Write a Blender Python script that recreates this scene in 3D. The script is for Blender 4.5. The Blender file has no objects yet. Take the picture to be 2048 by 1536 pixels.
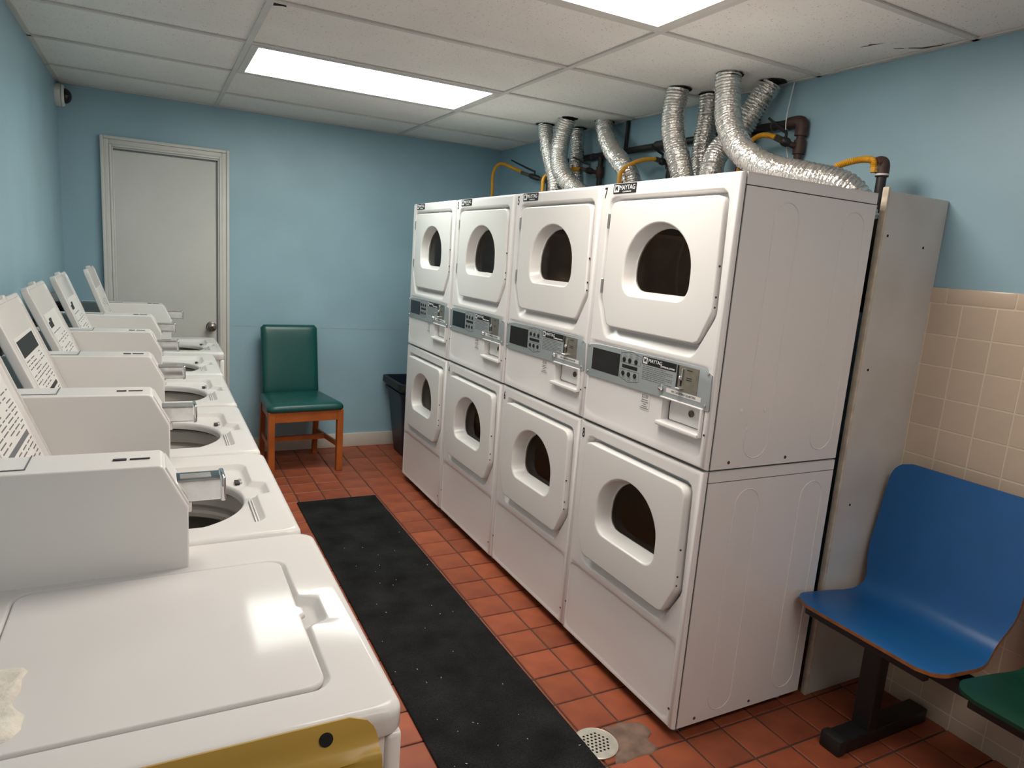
import bpy, bmesh, math, random
from mathutils import Vector, Matrix
random.seed(7)
PI = math.pi
scene = bpy.context.scene
COL = scene.collection

# ------------------------------------------------------------------ camera
F_PX = 1371.75
cam_d = bpy.data.cameras.new('camera'); cam = bpy.data.objects.new('camera', cam_d); COL.objects.link(cam)
cam_d.sensor_fit = 'HORIZONTAL'; cam_d.sensor_width = 36.0; cam_d.lens = F_PX/2048*36.0
cam_d.clip_start = 0.02; cam_d.clip_end = 50
CP = Vector((-1.45608, -1.47358, 1.49958))
C_R = Vector((0.88690073, -0.45621716, 0.07261535)); C_U = Vector((0.01907711, 0.19322574, 0.98096885)); C_F = Vector((0.46156598, 0.8686367, -0.18007536))
cam.matrix_world = Matrix(((C_R.x, C_U.x, -C_F.x, CP.x), (C_R.y, C_U.y, -C_F.y, CP.y), (C_R.z, C_U.z, -C_F.z, CP.z), (0, 0, 0, 1)))
scene.camera = cam
# ------------------------------------------------------------------ world, exposure, room lamps, added fill panel
w = bpy.data.worlds.new('world'); scene.world = w; w.use_nodes = True
w.node_tree.nodes['Background'].inputs[0].default_value = (0.6, 0.7, 0.8, 1)
w.node_tree.nodes['Background'].inputs[1].default_value = 0.03
vs = scene.view_settings
vs.view_transform = 'Standard'; vs.look = 'None'; vs.gamma = 1.0; vs.use_curve_mapping = False
vs.exposure = 0.55
LAMP_NEAR = ((1.0, 0.91, 0.82), 11.0)     # troffer over the aisle, warm tubes
LAMP_FAR = ((0.96, 1.0, 0.92), 9.6)       # far troffer, cooler tubes
LAMP_FILL = ((1.0, 0.93, 0.87), 6.8)      # assumed third troffer, unseen, added to brighten sides facing the camera

# ------------------------------------------------------------------ room numbers (metres)
XL, XR, YB, YF, HC = -1.934, 0.972, 3.555, -2.6, 2.317
DW, DD, HT = 0.686, 0.592, 1.786          # dryer pitch, depth, stack height

# ================================================================== materials
MATS = {}
def mat(name, color, rough=0.5, metal=0.0, var=0.0, vscale=6.0, bump=0.0, bscale=60.0, rnd=0.0, spec=0.5, coat=0.0, color2=None, detail=3.0):
    m = bpy.data.materials.new(name); m.use_nodes = True
    nt = m.node_tree; b = nt.nodes['Principled BSDF']
    b.inputs['Base Color'].default_value = (*color, 1); b.inputs['Roughness'].default_value = rough
    b.inputs['Metallic'].default_value = metal; b.inputs['Specular IOR Level'].default_value = spec
    if coat: b.inputs['Coat Weight'].default_value = coat; b.inputs['Coat Roughness'].default_value = 0.1
    tc = nt.nodes.new('ShaderNodeTexCoord')
    last = None
    if var or color2:
        n = nt.nodes.new('ShaderNodeTexNoise'); n.inputs['Scale'].default_value = vscale; n.inputs['Detail'].default_value = detail
        nt.links.new(tc.outputs['Object'], n.inputs['Vector'])
        mx = nt.nodes.new('ShaderNodeMix'); mx.data_type = 'RGBA'
        c2 = color2 if color2 else tuple(c*(1-var) for c in color)
        mx.inputs[6].default_value = (*color, 1); mx.inputs[7].default_value = (*c2, 1)
        rp = nt.nodes.new('ShaderNodeMapRange'); rp.inputs[1].default_value = 0.38; rp.inputs[2].default_value = 0.68
        nt.links.new(n.outputs['Fac'], rp.inputs[0]); nt.links.new(rp.outputs[0], mx.inputs[0])
        nt.links.new(mx.outputs[2], b.inputs['Base Color']); last = mx.outputs[2]
    if rnd:
        oi = nt.nodes.new('ShaderNodeObjectInfo'); hs = nt.nodes.new('ShaderNodeHueSaturation')
        rp2 = nt.nodes.new('ShaderNodeMapRange'); rp2.inputs[3].default_value = 1-rnd; rp2.inputs[4].default_value = 1+rnd
        nt.links.new(oi.outputs['Random'], rp2.inputs[0]); nt.links.new(rp2.outputs[0], hs.inputs['Value'])
        if last: nt.links.new(last, hs.inputs['Color'])
        else: hs.inputs['Color'].default_value = (*color, 1)
        nt.links.new(hs.outputs[0], b.inputs['Base Color'])
    if bump:
        n2 = nt.nodes.new('ShaderNodeTexNoise'); n2.inputs['Scale'].default_value = bscale; n2.inputs['Detail'].default_value = 4
        nt.links.new(tc.outputs['Object'], n2.inputs['Vector'])
        bp = nt.nodes.new('ShaderNodeBump'); bp.inputs['Strength'].default_value = bump; bp.inputs['Distance'].default_value = 0.004
        nt.links.new(n2.outputs['Fac'], bp.inputs['Height']); nt.links.new(bp.outputs[0], b.inputs['Normal'])
    MATS[name] = m
    return m

mat('wall_paint', (0.305, 0.475, 0.560), 0.42, var=0.10, vscale=2.5, bump=0.12, bscale=45)
mat('bounce_white', (0.80, 0.78, 0.74), 0.5, var=0.05, vscale=2)
mat('ceiling_grid', (0.66, 0.645, 0.61), 0.5, var=0.12, vscale=4)
mat('grout_dark', (0.085, 0.05, 0.04), 0.9, var=0.3, vscale=20)
mat('quarry_tile', (0.33, 0.086, 0.038), 0.45, spec=0.3, color2=(0.235, 0.060, 0.030), vscale=7, bump=0.04, bscale=50, rnd=0.16)
mat('wall_tile', (0.615, 0.495, 0.380), 0.22, var=0.05, vscale=5, rnd=0.03, bump=0.03, bscale=12)
mat('tile_grout', (0.70, 0.60, 0.46), 0.85)
mat('enamel', (0.755, 0.735, 0.725), 0.24, var=0.03, vscale=3, spec=0.5, bump=0.015, bscale=120)
mat('enamel_door', (0.73, 0.715, 0.695), 0.26, var=0.03, vscale=3)
mat('enamel_top_dim', (0.625, 0.608, 0.594), 0.075, var=0.02, vscale=3, bump=0.010, bscale=260, spec=0.11)  # enamel darkened on washer tops to hold down the light they catch
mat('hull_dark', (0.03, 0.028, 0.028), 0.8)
mat('drum_metal', (0.58, 0.44, 0.335), 0.5, metal=0.0, var=0.3, vscale=6)
mat('console_grey', (0.33, 0.36, 0.37), 0.38, metal=0.25, var=0.05, vscale=8)
mat('black_gloss', (0.007, 0.007, 0.008), 0.15, spec=0.25)
mat('print_black', (0.012, 0.012, 0.013), 0.5, spec=0.25)
mat('print_grey', (0.12, 0.13, 0.14), 0.6)
mat('print_white', (0.78, 0.78, 0.78), 0.5)
mat('sticker', (0.69, 0.67, 0.65), 0.4)
mat('coin_plate', (0.27, 0.25, 0.205), 0.35, metal=0.7, var=0.2, vscale=30)
mat('chrome', (0.82, 0.82, 0.83), 0.10, metal=1.0, var=0.15, vscale=40)
mat('steel', (0.55, 0.54, 0.52), 0.32, metal=0.9)
mat('knob_metal', (0.27, 0.24, 0.21), 0.22, metal=1.0)
mat('basket', (0.16, 0.155, 0.145), 0.35, metal=0.4, var=0.1, vscale=5)
mat('tub', (0.52, 0.49, 0.45), 0.38, metal=0.1, var=0.1, vscale=5)
mat('tub_ring', (0.60, 0.57, 0.52), 0.4, var=0.1, vscale=6)
mat('rubber_black', (0.012, 0.012, 0.012), 0.6, var=0.3, vscale=30)
mat('door_paint', (0.60, 0.595, 0.565), 0.45, var=0.07, vscale=3, bump=0.04, bscale=25)
mat('casing_paint', (0.63, 0.615, 0.58), 0.4, var=0.05, vscale=10)
mat('baseboard_paint', (0.60, 0.55, 0.49), 0.45, var=0.08, vscale=8)
mat('panel_paint', (0.60, 0.585, 0.565), 0.5, color2=(0.52, 0.49, 0.455), vscale=3.5, bump=0.12, bscale=40)
mat('raw_edge', (0.62, 0.54, 0.43), 0.8, var=0.25, vscale=30, bump=0.3, bscale=80)
mat('vinyl_green', (0.006, 0.075, 0.068), 0.33, var=0.12, vscale=5, bump=0.05, bscale=90)
mat('wood_orange', (0.40, 0.105, 0.020), 0.38, color2=(0.31, 0.075, 0.014), vscale=9, bump=0.05)
mat('bin_plastic', (0.012, 0.020, 0.040), 0.45, var=0.2, vscale=8)
mat('laminate_blue', (0.012, 0.110, 0.315), 0.34, var=0.06, vscale=12, bump=0.03, bscale=160)
mat('laminate_green', (0.003, 0.045, 0.026), 0.45, spec=0.3, var=0.06, vscale=12)
mat('plywood_edge', (0.40, 0.15, 0.05), 0.6, var=0.35, vscale=30)
mat('metal_black', (0.008, 0.008, 0.009), 0.45)
mat('mustard', (0.42, 0.255, 0.035), 0.36, var=0.10, vscale=4, bump=0.04, bscale=30)
mat('pipe_black', (0.018, 0.016, 0.016), 0.5, var=0.3, vscale=25)
mat('pipe_rust', (0.065, 0.030, 0.022), 0.6, var=0.4, vscale=30, bump=0.2, bscale=90)
mat('hose_yellow', (0.62, 0.30, 0.012), 0.42, var=0.12, vscale=20)
mat('fitting', (0.16, 0.14, 0.11), 0.4, metal=0.7, var=0.4, vscale=40)
mat('cam_white', (0.72, 0.72, 0.69), 0.5)
mat('dome_black', (0.006, 0.006, 0.007), 0.08)
mat('detergent', (0.74, 0.70, 0.61), 0.9, var=0.2, vscale=40, bump=0.6, bscale=120)
mat('mortar', (0.215, 0.135, 0.10), 0.9, color2=(0.12, 0.08, 0.06), vscale=18, bump=0.6, bscale=60)
mat('drain_metal', (0.60, 0.57, 0.50), 0.4, metal=0.5, var=0.15, vscale=30)
mat('outlet_grey', (0.30, 0.31, 0.31), 0.5)
mat('copper_line', (0.09, 0.075, 0.06), 0.4, metal=0.6)
mat('void', (0.006, 0.006, 0.006), 0.95)

def ceiling_tile_mat():
    m = bpy.data.materials.new('ceiling_tile'); m.use_nodes = True; nt = m.node_tree; b = nt.nodes['Principled BSDF']
    tc = nt.nodes.new('ShaderNodeTexCoord')
    mp = nt.nodes.new('ShaderNodeMapping'); mp.inputs['Scale'].default_value = (1.0, 1.5, 1.0)
    nt.links.new(tc.outputs['Object'], mp.inputs['Vector'])
    vo = nt.nodes.new('ShaderNodeTexVoronoi'); vo.inputs['Scale'].default_value = 105
    nz = nt.nodes.new('ShaderNodeTexNoise'); nz.inputs['Scale'].default_value = 45; nz.inputs['Detail'].default_value = 3
    mixv = nt.nodes.new('ShaderNodeMix'); mixv.data_type = 'RGBA'; mixv.blend_type = 'ADD'; mixv.inputs[0].default_value = 0.022
    nt.links.new(mp.outputs[0], nz.inputs['Vector']); nt.links.new(mp.outputs[0], mixv.inputs[6]); nt.links.new(nz.outputs['Color'], mixv.inputs[7])
    nt.links.new(mixv.outputs[2], vo.inputs['Vector'])
    # only some of the cells hold a pit: the cell's own random value picks them
    sep = nt.nodes.new('ShaderNodeSeparateColor'); nt.links.new(vo.outputs['Color'], sep.inputs[0])
    gt = nt.nodes.new('ShaderNodeMath'); gt.operation = 'MULTIPLY'; gt.inputs[1].default_value = 0.42
    nt.links.new(sep.outputs[0], gt.inputs[0])
    lt = nt.nodes.new('ShaderNodeMath'); lt.operation = 'LESS_THAN'
    nt.links.new(vo.outputs['Distance'], lt.inputs[0])
    sub = nt.nodes.new('ShaderNodeMath'); sub.operation = 'SUBTRACT'; sub.inputs[1].default_value = 0.12
    nt.links.new(gt.outputs[0], sub.inputs[0]); nt.links.new(sub.outputs[0], lt.inputs[1])
    mx = nt.nodes.new('ShaderNodeMix'); mx.data_type = 'RGBA'
    mx.inputs[6].default_value = (0.86, 0.84, 0.80, 1); mx.inputs[7].default_value = (0.46, 0.44, 0.40, 1)
    nt.links.new(lt.outputs[0], mx.inputs[0])
    big = nt.nodes.new('ShaderNodeTexNoise'); big.inputs['Scale'].default_value = 2.2
    nt.links.new(tc.outputs['Object'], big.inputs['Vector'])
    hs = nt.nodes.new('ShaderNodeHueSaturation'); mr = nt.nodes.new('ShaderNodeMapRange'); mr.inputs[3].default_value = 0.9; mr.inputs[4].default_value = 1.08
    nt.links.new(big.outputs['Fac'], mr.inputs[0]); nt.links.new(mr.outputs[0], hs.inputs['Value']); nt.links.new(mx.outputs[2], hs.inputs['Color'])
    nt.links.new(hs.outputs[0], b.inputs['Base Color'])
    bp = nt.nodes.new('ShaderNodeBump'); bp.invert = True; bp.inputs['Strength'].default_value = 0.7; bp.inputs['Distance'].default_value = 0.003
    nt.links.new(lt.outputs[0], bp.inputs['Height']); nt.links.new(bp.outputs[0], b.inputs['Normal'])
    b.inputs['Roughness'].default_value = 0.9
    MATS['ceiling_tile'] = m
ceiling_tile_mat()

def foil_mat():
    m = bpy.data.materials.new('duct_foil'); m.use_nodes = True; nt = m.node_tree; b = nt.nodes['Principled BSDF']
    b.inputs['Metallic'].default_value = 0.95; b.inputs['Roughness'].default_value = 0.24; b.inputs['Base Color'].default_value = (0.72, 0.70, 0.67, 1)
    tc = nt.nodes.new('ShaderNodeTexCoord')
    v = nt.nodes.new('ShaderNodeTexVoronoi'); v.inputs['Scale'].default_value = 95
    n = nt.nodes.new('ShaderNodeTexNoise'); n.inputs['Scale'].default_value = 70; n.inputs['Detail'].default_value = 4
    nt.links.new(tc.outputs['Object'], v.inputs['Vector']); nt.links.new(tc.outputs['Object'], n.inputs['Vector'])
    ad = nt.nodes.new('ShaderNodeMath'); ad.operation = 'ADD'
    nt.links.new(v.outputs['Distance'], ad.inputs[0]); nt.links.new(n.outputs['Fac'], ad.inputs[1])
    bp = nt.nodes.new('ShaderNodeBump'); bp.inputs['Strength'].default_value = 0.42; bp.inputs['Distance'].default_value = 0.005
    nt.links.new(ad.outputs[0], bp.inputs['Height']); nt.links.new(bp.outputs[0], b.inputs['Normal'])
    MATS['duct_foil'] = m
foil_mat()

def mat_carpet():
    m = bpy.data.materials.new('mat_carpet'); m.use_nodes = True; nt = m.node_tree; b = nt.nodes['Principled BSDF']
    tc = nt.nodes.new('ShaderNodeTexCoord')
    n = nt.nodes.new('ShaderNodeTexNoise'); n.inputs['Scale'].default_value = 220; n.inputs['Detail'].default_value = 3
    nb = nt.nodes.new('ShaderNodeTexNoise'); nb.inputs['Scale'].default_value = 7; nb.inputs['Detail'].default_value = 4
    for x in (n, nb): nt.links.new(tc.outputs['Object'], x.inputs['Vector'])
    ad = nt.nodes.new('ShaderNodeMath'); ad.operation = 'MULTIPLY'
    nt.links.new(n.outputs['Fac'], ad.inputs[0]); nt.links.new(nb.outputs['Fac'], ad.inputs[1])
    mx = nt.nodes.new('ShaderNodeMix'); mx.data_type = 'RGBA'; mx.inputs[6].default_value = (0.005, 0.005, 0.0055, 1); mx.inputs[7].default_value = (0.024, 0.0245, 0.0255, 1)
    mr = nt.nodes.new('ShaderNodeMapRange'); mr.inputs[1].default_value = 0.12; mr.inputs[2].default_value = 0.42
    nt.links.new(ad.outputs[0], mr.inputs[0]); nt.links.new(mr.outputs[0], mx.inputs[0]); nt.links.new(mx.outputs[2], b.inputs['Base Color'])
    bp = nt.nodes.new('ShaderNodeBump'); bp.inputs['Strength'].default_value = 0.8; bp.inputs['Distance'].default_value = 0.004
    nt.links.new(n.outputs['Fac'], bp.inputs['Height']); nt.links.new(bp.outputs[0], b.inputs['Normal'])
    b.inputs['Roughness'].default_value = 0.95; b.inputs['Specular IOR Level'].default_value = 0.12
    MATS['mat_carpet'] = m
mat_carpet()

def glass_mat():
    m = bpy.data.materials.new('window_glass'); m.use_nodes = True; nt = m.node_tree; nt.nodes.remove(nt.nodes['Principled BSDF'])
    out = nt.nodes['Material Output']; tr = nt.nodes.new('ShaderNodeBsdfTransparent'); tr.inputs[0].default_value = (0.90, 0.87, 0.82, 1)
    gl = nt.nodes.new('ShaderNodeBsdfGlossy'); gl.inputs['Roughness'].default_value = 0.04; fr = nt.nodes.new('ShaderNodeFresnel'); fr.inputs[0].default_value = 1.22
    mx = nt.nodes.new('ShaderNodeMixShader'); nt.links.new(fr.outputs[0], mx.inputs[0]); nt.links.new(tr.outputs[0], mx.inputs[1]); nt.links.new(gl.outputs[0], mx.inputs[2]); nt.links.new(mx.outputs[0], out.inputs[0])
    MATS['window_glass'] = m
glass_mat()

def lamp_mat(name, col, strength):
    m = bpy.data.materials.new(name); m.use_nodes = True; nt = m.node_tree; b = nt.nodes['Principled BSDF']
    b.inputs['Base Color'].default_value = (0.8, 0.8, 0.8, 1); b.inputs['Emission Color'].default_value = (*col, 1); b.inputs['Emission Strength'].default_value = strength
    MATS[name] = m
lamp_mat('diffuser_near', *LAMP_NEAR); lamp_mat('diffuser_far', *LAMP_FAR); lamp_mat('diffuser_fill', *LAMP_FILL)

# ================================================================== helpers
def link(o, parent=None):
    COL.objects.link(o)
    if parent is not None: o.parent = parent
    return o
def finish(bm, name, material, parent=None, smooth=True, angle=32, loc=None, rot=None, kind=None, label=None, weld=True, wn=False):
    if weld: bmesh.ops.remove_doubles(bm, verts=bm.verts, dist=1e-6)
    bmesh.ops.recalc_face_normals(bm, faces=bm.faces)
    me = bpy.data.meshes.new(name); bm.to_mesh(me); bm.free()
    me.materials.append(MATS[material])
    if smooth:
        me.shade_smooth(); me.set_sharp_from_angle(angle=math.radians(angle))
    o = bpy.data.objects.new(name, me); link(o, parent)
    if wn:
        md = o.modifiers.new('weighted_normal', 'WEIGHTED_NORMAL'); md.keep_sharp = True; md.weight = 100
    if loc: o.location = loc
    if rot: o.rotation_euler = rot
    if kind: o['kind'] = kind
    if label: o['label'] = label
    return o
def from_mesh_obj(name, me, parent, loc=None, rot=None):
    o = bpy.data.objects.new(name, me); link(o, parent)
    if loc: o.location = loc
    if rot: o.rotation_euler = rot
    return o
def thing(name, label, cat, loc=(0, 0, 0), rotz=0.0, group=None):
    o = bpy.data.objects.new(name, None); link(o); o.empty_display_size = 0.1
    o.location = loc; o.rotation_euler = (0, 0, rotz); o['label'] = label; o['category'] = cat
    if group: o['group'] = group
    return o
def tag(o, label, cat, group=None):
    o['label'] = label; o['category'] = cat
    if group: o['group'] = group
    return o
def copy_tree(o, parent=None):
    c = o.copy(); COL.objects.link(c); c.parent = parent
    for ch in o.children: copy_tree(ch, c)
    return c

def box(bm, lo, hi, bev=0.0, seg=2):
    t = bmesh.new() if bev else bm
    vs_ = [t.verts.new((x, y, z)) for x in (lo[0], hi[0]) for y in (lo[1], hi[1]) for z in (lo[2], hi[2])]
    for f in ((0, 1, 3, 2), (4, 6, 7, 5), (0, 4, 5, 1), (2, 3, 7, 6), (0, 2, 6, 4), (1, 5, 7, 3)):
        t.faces.new([vs_[i] for i in f])
    if bev:
        bmesh.ops.bevel(t, geom=list(t.edges), offset=bev, segments=seg, affect='EDGES', profile=0.5)
        me = bpy.data.meshes.new('tmp'); t.to_mesh(me); t.free(); bm.from_mesh(me); bpy.data.meshes.remove(me)
    return bm
def B(): return bmesh.new()
def loft(bm, loops, closed=True, cap0=False, cap1=False):
    rows = [[bm.verts.new(p) for p in lp] for lp in loops]
    n = len(rows[0])
    for a, b in zip(rows[:-1], rows[1:]):
        for i in range(n if closed else n-1):
            j = (i+1) % n
            try: bm.faces.new((a[i], a[j], b[j], b[i]))
            except ValueError: pass
    if cap0: bm.faces.new(rows[0])
    if cap1: bm.faces.new(list(reversed(rows[-1])))
    return rows
def frame_at(d):
    d = d.normalized(); up = Vector((0, 0, 1)) if abs(d.z) < 0.9 else Vector((1, 0, 0))
    s = d.cross(up).normalized(); return s, s.cross(d).normalized()
def tube(bm, pts, r, seg=12, cap=True):
    pts = [Vector(p) for p in pts]; loops = []
    s, u = frame_at(pts[1]-pts[0])
    for i, p in enumerate(pts):
        d = (pts[min(i+1, len(pts)-1)]-pts[max(i-1, 0)]).normalized()
        s = (s-d*s.dot(d)).normalized(); u = s.cross(d).normalized()
        rr = r[i] if isinstance(r, (list, tuple)) else r
        loops.append([p+s*math.cos(2*PI*k/seg)*rr+u*math.sin(2*PI*k/seg)*rr for k in range(seg)])
    loft(bm, loops, True, cap, cap)
def spline(pts, n=8):
    pts = [Vector(p) for p in pts]; out = []
    for i in range(len(pts)-1):
        p0 = pts[max(i-1, 0)]; p1 = pts[i]; p2 = pts[i+1]; p3 = pts[min(i+2, len(pts)-1)]
        for k in range(n):
            t = k/n
            out.append(0.5*((2*p1)+(p2-p0)*t+(2*p0-5*p1+4*p2-p3)*t*t+(3*p1-p0-3*p2+p3)*t**3))
    out.append(pts[-1]); return out
def resample(pts, step):
    out = [pts[0]]; acc = 0.0
    for a, b in zip(pts[:-1], pts[1:]):
        L = (b-a).length; pos = step-acc
        while pos <= L:
            out.append(a+(b-a)*(pos/L)); pos += step
        acc = (acc+L) % step if L else acc
        acc = L-(pos-step)
    return out
def lathe(bm, prof, axis='z', c=(0, 0, 0), seg=32, cap0=False, cap1=False):
    loops = []
    for r, h in prof:
        lp = []
        for k in range(seg):
            a = 2*PI*k/seg; x, y = r*math.cos(a), r*math.sin(a)
            if axis == 'z': lp.append((c[0]+x, c[1]+y, c[2]+h))
            elif axis == 'x': lp.append((c[0]+h, c[1]+x, c[2]+y))
            else: lp.append((c[0]+x, c[1]+h, c[2]+y))
        loops.append(lp)
    loft(bm, loops, True, cap0, cap1)
def rpoly(verts, n=6):
    """polygon with rounded corners: verts = [(x, y, radius)] counter-clockwise"""
    out = []; N = len(verts)
    for i in range(N):
        x, y, r = verts[i]; p = Vector((x, y)); a = Vector(verts[i-1][:2]); b = Vector(verts[(i+1) % N][:2])
        if r <= 0: out.append((x, y)); continue
        da = (a-p).normalized(); db = (b-p).normalized(); ang = da.angle(db)
        t = min(r/math.tan(ang/2), (a-p).length*0.499, (b-p).length*0.499); rr = t*math.tan(ang/2)
        p1 = p+da*t; c = p+(da+db).normalized()*(rr/math.sin(ang/2)); p2 = p+db*t
        a1 = math.atan2(p1.y-c.y, p1.x-c.x); a2 = math.atan2(p2.y-c.y, p2.x-c.x)
        dlt = (a2-a1+PI) % (2*PI)-PI
        for k in range(n+1):
            aa = a1+dlt*k/n; out.append((c.x+rr*math.cos(aa), c.y+rr*math.sin(aa)))
    return out
def star(poly, c, angs):
    """radius of a star-shaped polygon along each angle, as points"""
    res = []; N = len(poly)
    for a in angs:
        dx, dy = math.cos(a), math.sin(a); best = None
        for i in range(N):
            x1, y1 = poly[i][0]-c[0], poly[i][1]-c[1]; x2, y2 = poly[(i+1) % N][0]-c[0], poly[(i+1) % N][1]-c[1]
            ex, ey = x2-x1, y2-y1; den = dx*ey-dy*ex
            if abs(den) < 1e-12: continue
            t = (x1*ey-y1*ex)/den; s = (x1*dy-y1*dx)/den
            if t > 0 and -1e-6 <= s <= 1+1e-6 and (best is None or t > best): best = t
        res.append((c[0]+dx*best, c[1]+dy*best))
    return res
def angles(c, n, polys):
    A = [2*PI*k/n-PI for k in range(n)]
    for p in polys:
        A += [math.atan2(y-c[1], x-c[0]) for x, y in p]
    A.sort(); out = []
    for a in A:
        if not out or a-out[-1] > 2e-3: out.append(a)
    return out
def rect(y0, y1, z0, z1): return [(y0, z0), (y1, z0), (y1, z1), (y0, z1)]
def rrect(y0, y1, z0, z1, r): return rpoly([(y0, z0, r), (y1, z0, r), (y1, z1, r), (y0, z1, r)])
TXT = {}
def text_mesh(s, size, bold=0.0):
    key = (s, size, bold)
    if key not in TXT:
        cu = bpy.data.curves.new('txt', 'FONT'); cu.body = s; cu.size = size; cu.align_x = 'CENTER'; cu.align_y = 'CENTER'; cu.extrude = 0.0003; cu.offset = bold; cu.resolution_u = 3
        ob = bpy.data.objects.new('txt', cu); COL.objects.link(ob)
        dg = bpy.context.evaluated_depsgraph_get(); me = bpy.data.meshes.new_from_object(ob.evaluated_get(dg))
        bpy.data.objects.remove(ob); bpy.data.curves.remove(cu); TXT[key] = me
    return TXT[key].copy()
M_FRONT = Matrix(((0, 0, -1, 0), (-1, 0, 0, 0), (0, 1, 0, 0), (0, 0, 0, 1)))   # text on a face that looks towards -x
def text_part(name, s, size, pos, material, parent, xs=1.0, bold=0.0, M=M_FRONT, ys=1.0):
    me = text_mesh(s, size, bold); me.transform(Matrix.Translation(pos) @ M @ Matrix.Diagonal((xs, ys, 1, 1)))
    me.materials.clear(); me.materials.append(MATS[material]); me.name = name
    o = bpy.data.objects.new(name, me); link(o, parent); return o

# ================================================================== the setting
def in_view(p, margin=0.0):
    d = Vector(p)-CP; z = d.dot(C_F)
    if z <= 0.05: return False
    u = d.dot(C_R)/z*F_PX; v = d.dot(C_U)/z*F_PX
    return abs(u) < 1024+margin and abs(v) < 768+margin
def structure(o): o['kind'] = 'structure'; return o

# floor: grout bed with a quarry tile laid on it piece by piece
b = B(); box(b, (XL-0.1, YF-0.1, -0.12), (XR+0.1, YB+0.1, -0.005)); floor = structure(finish(b, 'floor', 'grout_dark', smooth=False))
PT = 0.1549; TX0, TY0 = -0.097, 0.4535
tb = B(); h = (PT-0.007)/2
def tile_geo(bm, cx, cy, dz=0.0, s=1.0):
    g = h*s
    lo = [(-g, -g), (g, -g), (g, g), (-g, g)]; e = 0.003
    l0 = [(cx+x, cy+y, -0.012) for x, y in lo]; l1 = [(cx+x, cy+y, -0.0025+dz) for x, y in lo]
    l2 = [(cx+x*(1-e/g), cy+y*(1-e/g), dz) for x, y in lo]
    loft(bm, [l0, l1, l2], True, False, True)
tile_geo(tb, 0, 0)
t0 = finish(tb, 'tile', 'quarry_tile', floor, angle=20)
def hidden_tile(x, y):
    if 0.08 < x < 0.62 and 0.12 < y < 2.70: return True
    if x < -1.24 and -0.6 < y < 3.1: return True
    if -0.66 < x < -0.33 and y < 2.38: return True
    if x > 0.7 and y > 0.1 and y < 2.8: return True
    return False
cells = []
nx0 = int(math.floor((XL-TX0)/PT)); nx1 = int(math.ceil((XR-TX0)/PT)); ny0 = int(math.floor((YF-TY0)/PT)); ny1 = int(math.ceil((YB-TY0)/PT))
DRAIN = (-0.232, 0.082)
for i in range(nx0, nx1):
    for j in range(ny0, ny1):
        x = TX0+(i+0.5)*PT; y = TY0+(j+0.5)*PT
        if x-h < XL or x+h > XR or y+h > YB: pass
        cells.append((x, y))
vis = []; rest = []
for x, y in cells:
    ok = any(in_view((x+a*h, y+b_*h, 0), 20) for a in (-1, 0, 1) for b_ in (-1, 0, 1)) and not hidden_tile(x, y)
    (vis if ok else rest).append((x, y))
vis.sort(key=lambda c: (Vector((c[0], c[1], 0))-CP).length); rest += vis[300:]; vis = vis[:300]
rr = random.Random(3)
first = True
for x, y in vis:
    o = t0 if first else t0.copy()
    if not first: COL.objects.link(o)
    first = False
    o.location = (x, y, rr.uniform(-0.0008, 0.0006)); o.rotation_euler = (rr.uniform(-0.0015, 0.0015), rr.uniform(-0.0015, 0.0015), rr.uniform(-0.006, 0.006))
b = B()
for x, y in rest: tile_geo(b, x, y, -0.0003)
finish(b, 'unseen_tiles', 'quarry_tile', floor, kind='stuff', weld=False, angle=20)

# walls
def wall(name, lo, hi, m='wall_paint'):
    b = B(); box(b, lo, hi); return structure(finish(b, name, m, smooth=False))
wall_left = wall('wall_left', (XL-0.1, YF, -0.05), (XL, YB, HC+0.25))
wall_right = wall('wall_right', (XR, YF, -0.05), (XR+0.1, YB, HC+0.25))
wall_back = wall('wall_back', (XL-0.1, YB, -0.05), (XR+0.1, YB+0.1, HC+0.25))
wall_front = wall('wall_front', (XL-0.1, YF-0.1, -0.05), (XR+0.1, YF, HC+0.25), 'bounce_white')  # unseen wall, off-white chosen to bounce light onto sides facing it
# a paint seam along the back wall and scuffs on it
b = B()
rr = random.Random(5); x = -0.98
while x < 0.5:
    L = rr.uniform(0.05, 0.22); g = rr.uniform(0.0, 0.03); z = 0.905-0.008*(x+1)
    box(b, (x, YB-0.0012, z-0.0012), (min(x+L, 0.5), YB+0.01, z+0.0015)); x += L+g
structure(finish(b, 'trim_1', 'outlet_grey', smooth=False))

# wall tiles on the right wall: cap row, then square tiles
WT = 0.1095; WZ = 0.1075
b = B(); box(b, (XR-0.0068, YF, 0.0), (XR+0.004, 0.12, 1.506)); gr = finish(b, 'tile_grout', 'tile_grout', wall_right, smooth=False)
b = B(); box(b, (-0.004, -WT/2+0.0012, -WZ/2+0.0012), (0.006, WT/2-0.0012, WZ/2-0.0012), 0.0022, 1); wt0 = finish(b, 'wall_tile', 'wall_tile', wall_right)
b = B(); box(b, (-0.005, -WT+0.0012, -0.0265), (0.006, WT-0.0012, 0.0265), 0.0045, 2); cap0 = finish(b, 'cap_tile', 'wall_tile', wall_right)
used_w = used_c = False; bst = B()
for k in range(-1, 24):
    yc = 0.002-WT*(k+0.5)
    if yc < YF+0.05: break
    for r in range(14):
        zc = 1.4525-WZ*(r+0.5)
        if zc < -0.03: continue
        if in_view((XR, yc, zc), 40) and yc < 0.1:
            o = wt0 if not used_w else wt0.copy()
            if used_w: COL.objects.link(o)
            used_w = True; o.location = (XR-0.004, yc, zc)
        else:
            box(bst, (XR-0.0080, yc-WT/2+0.0012, zc-WZ/2+0.0012), (XR+0.001, yc+WT/2-0.0012, zc+WZ/2-0.0012))
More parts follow.
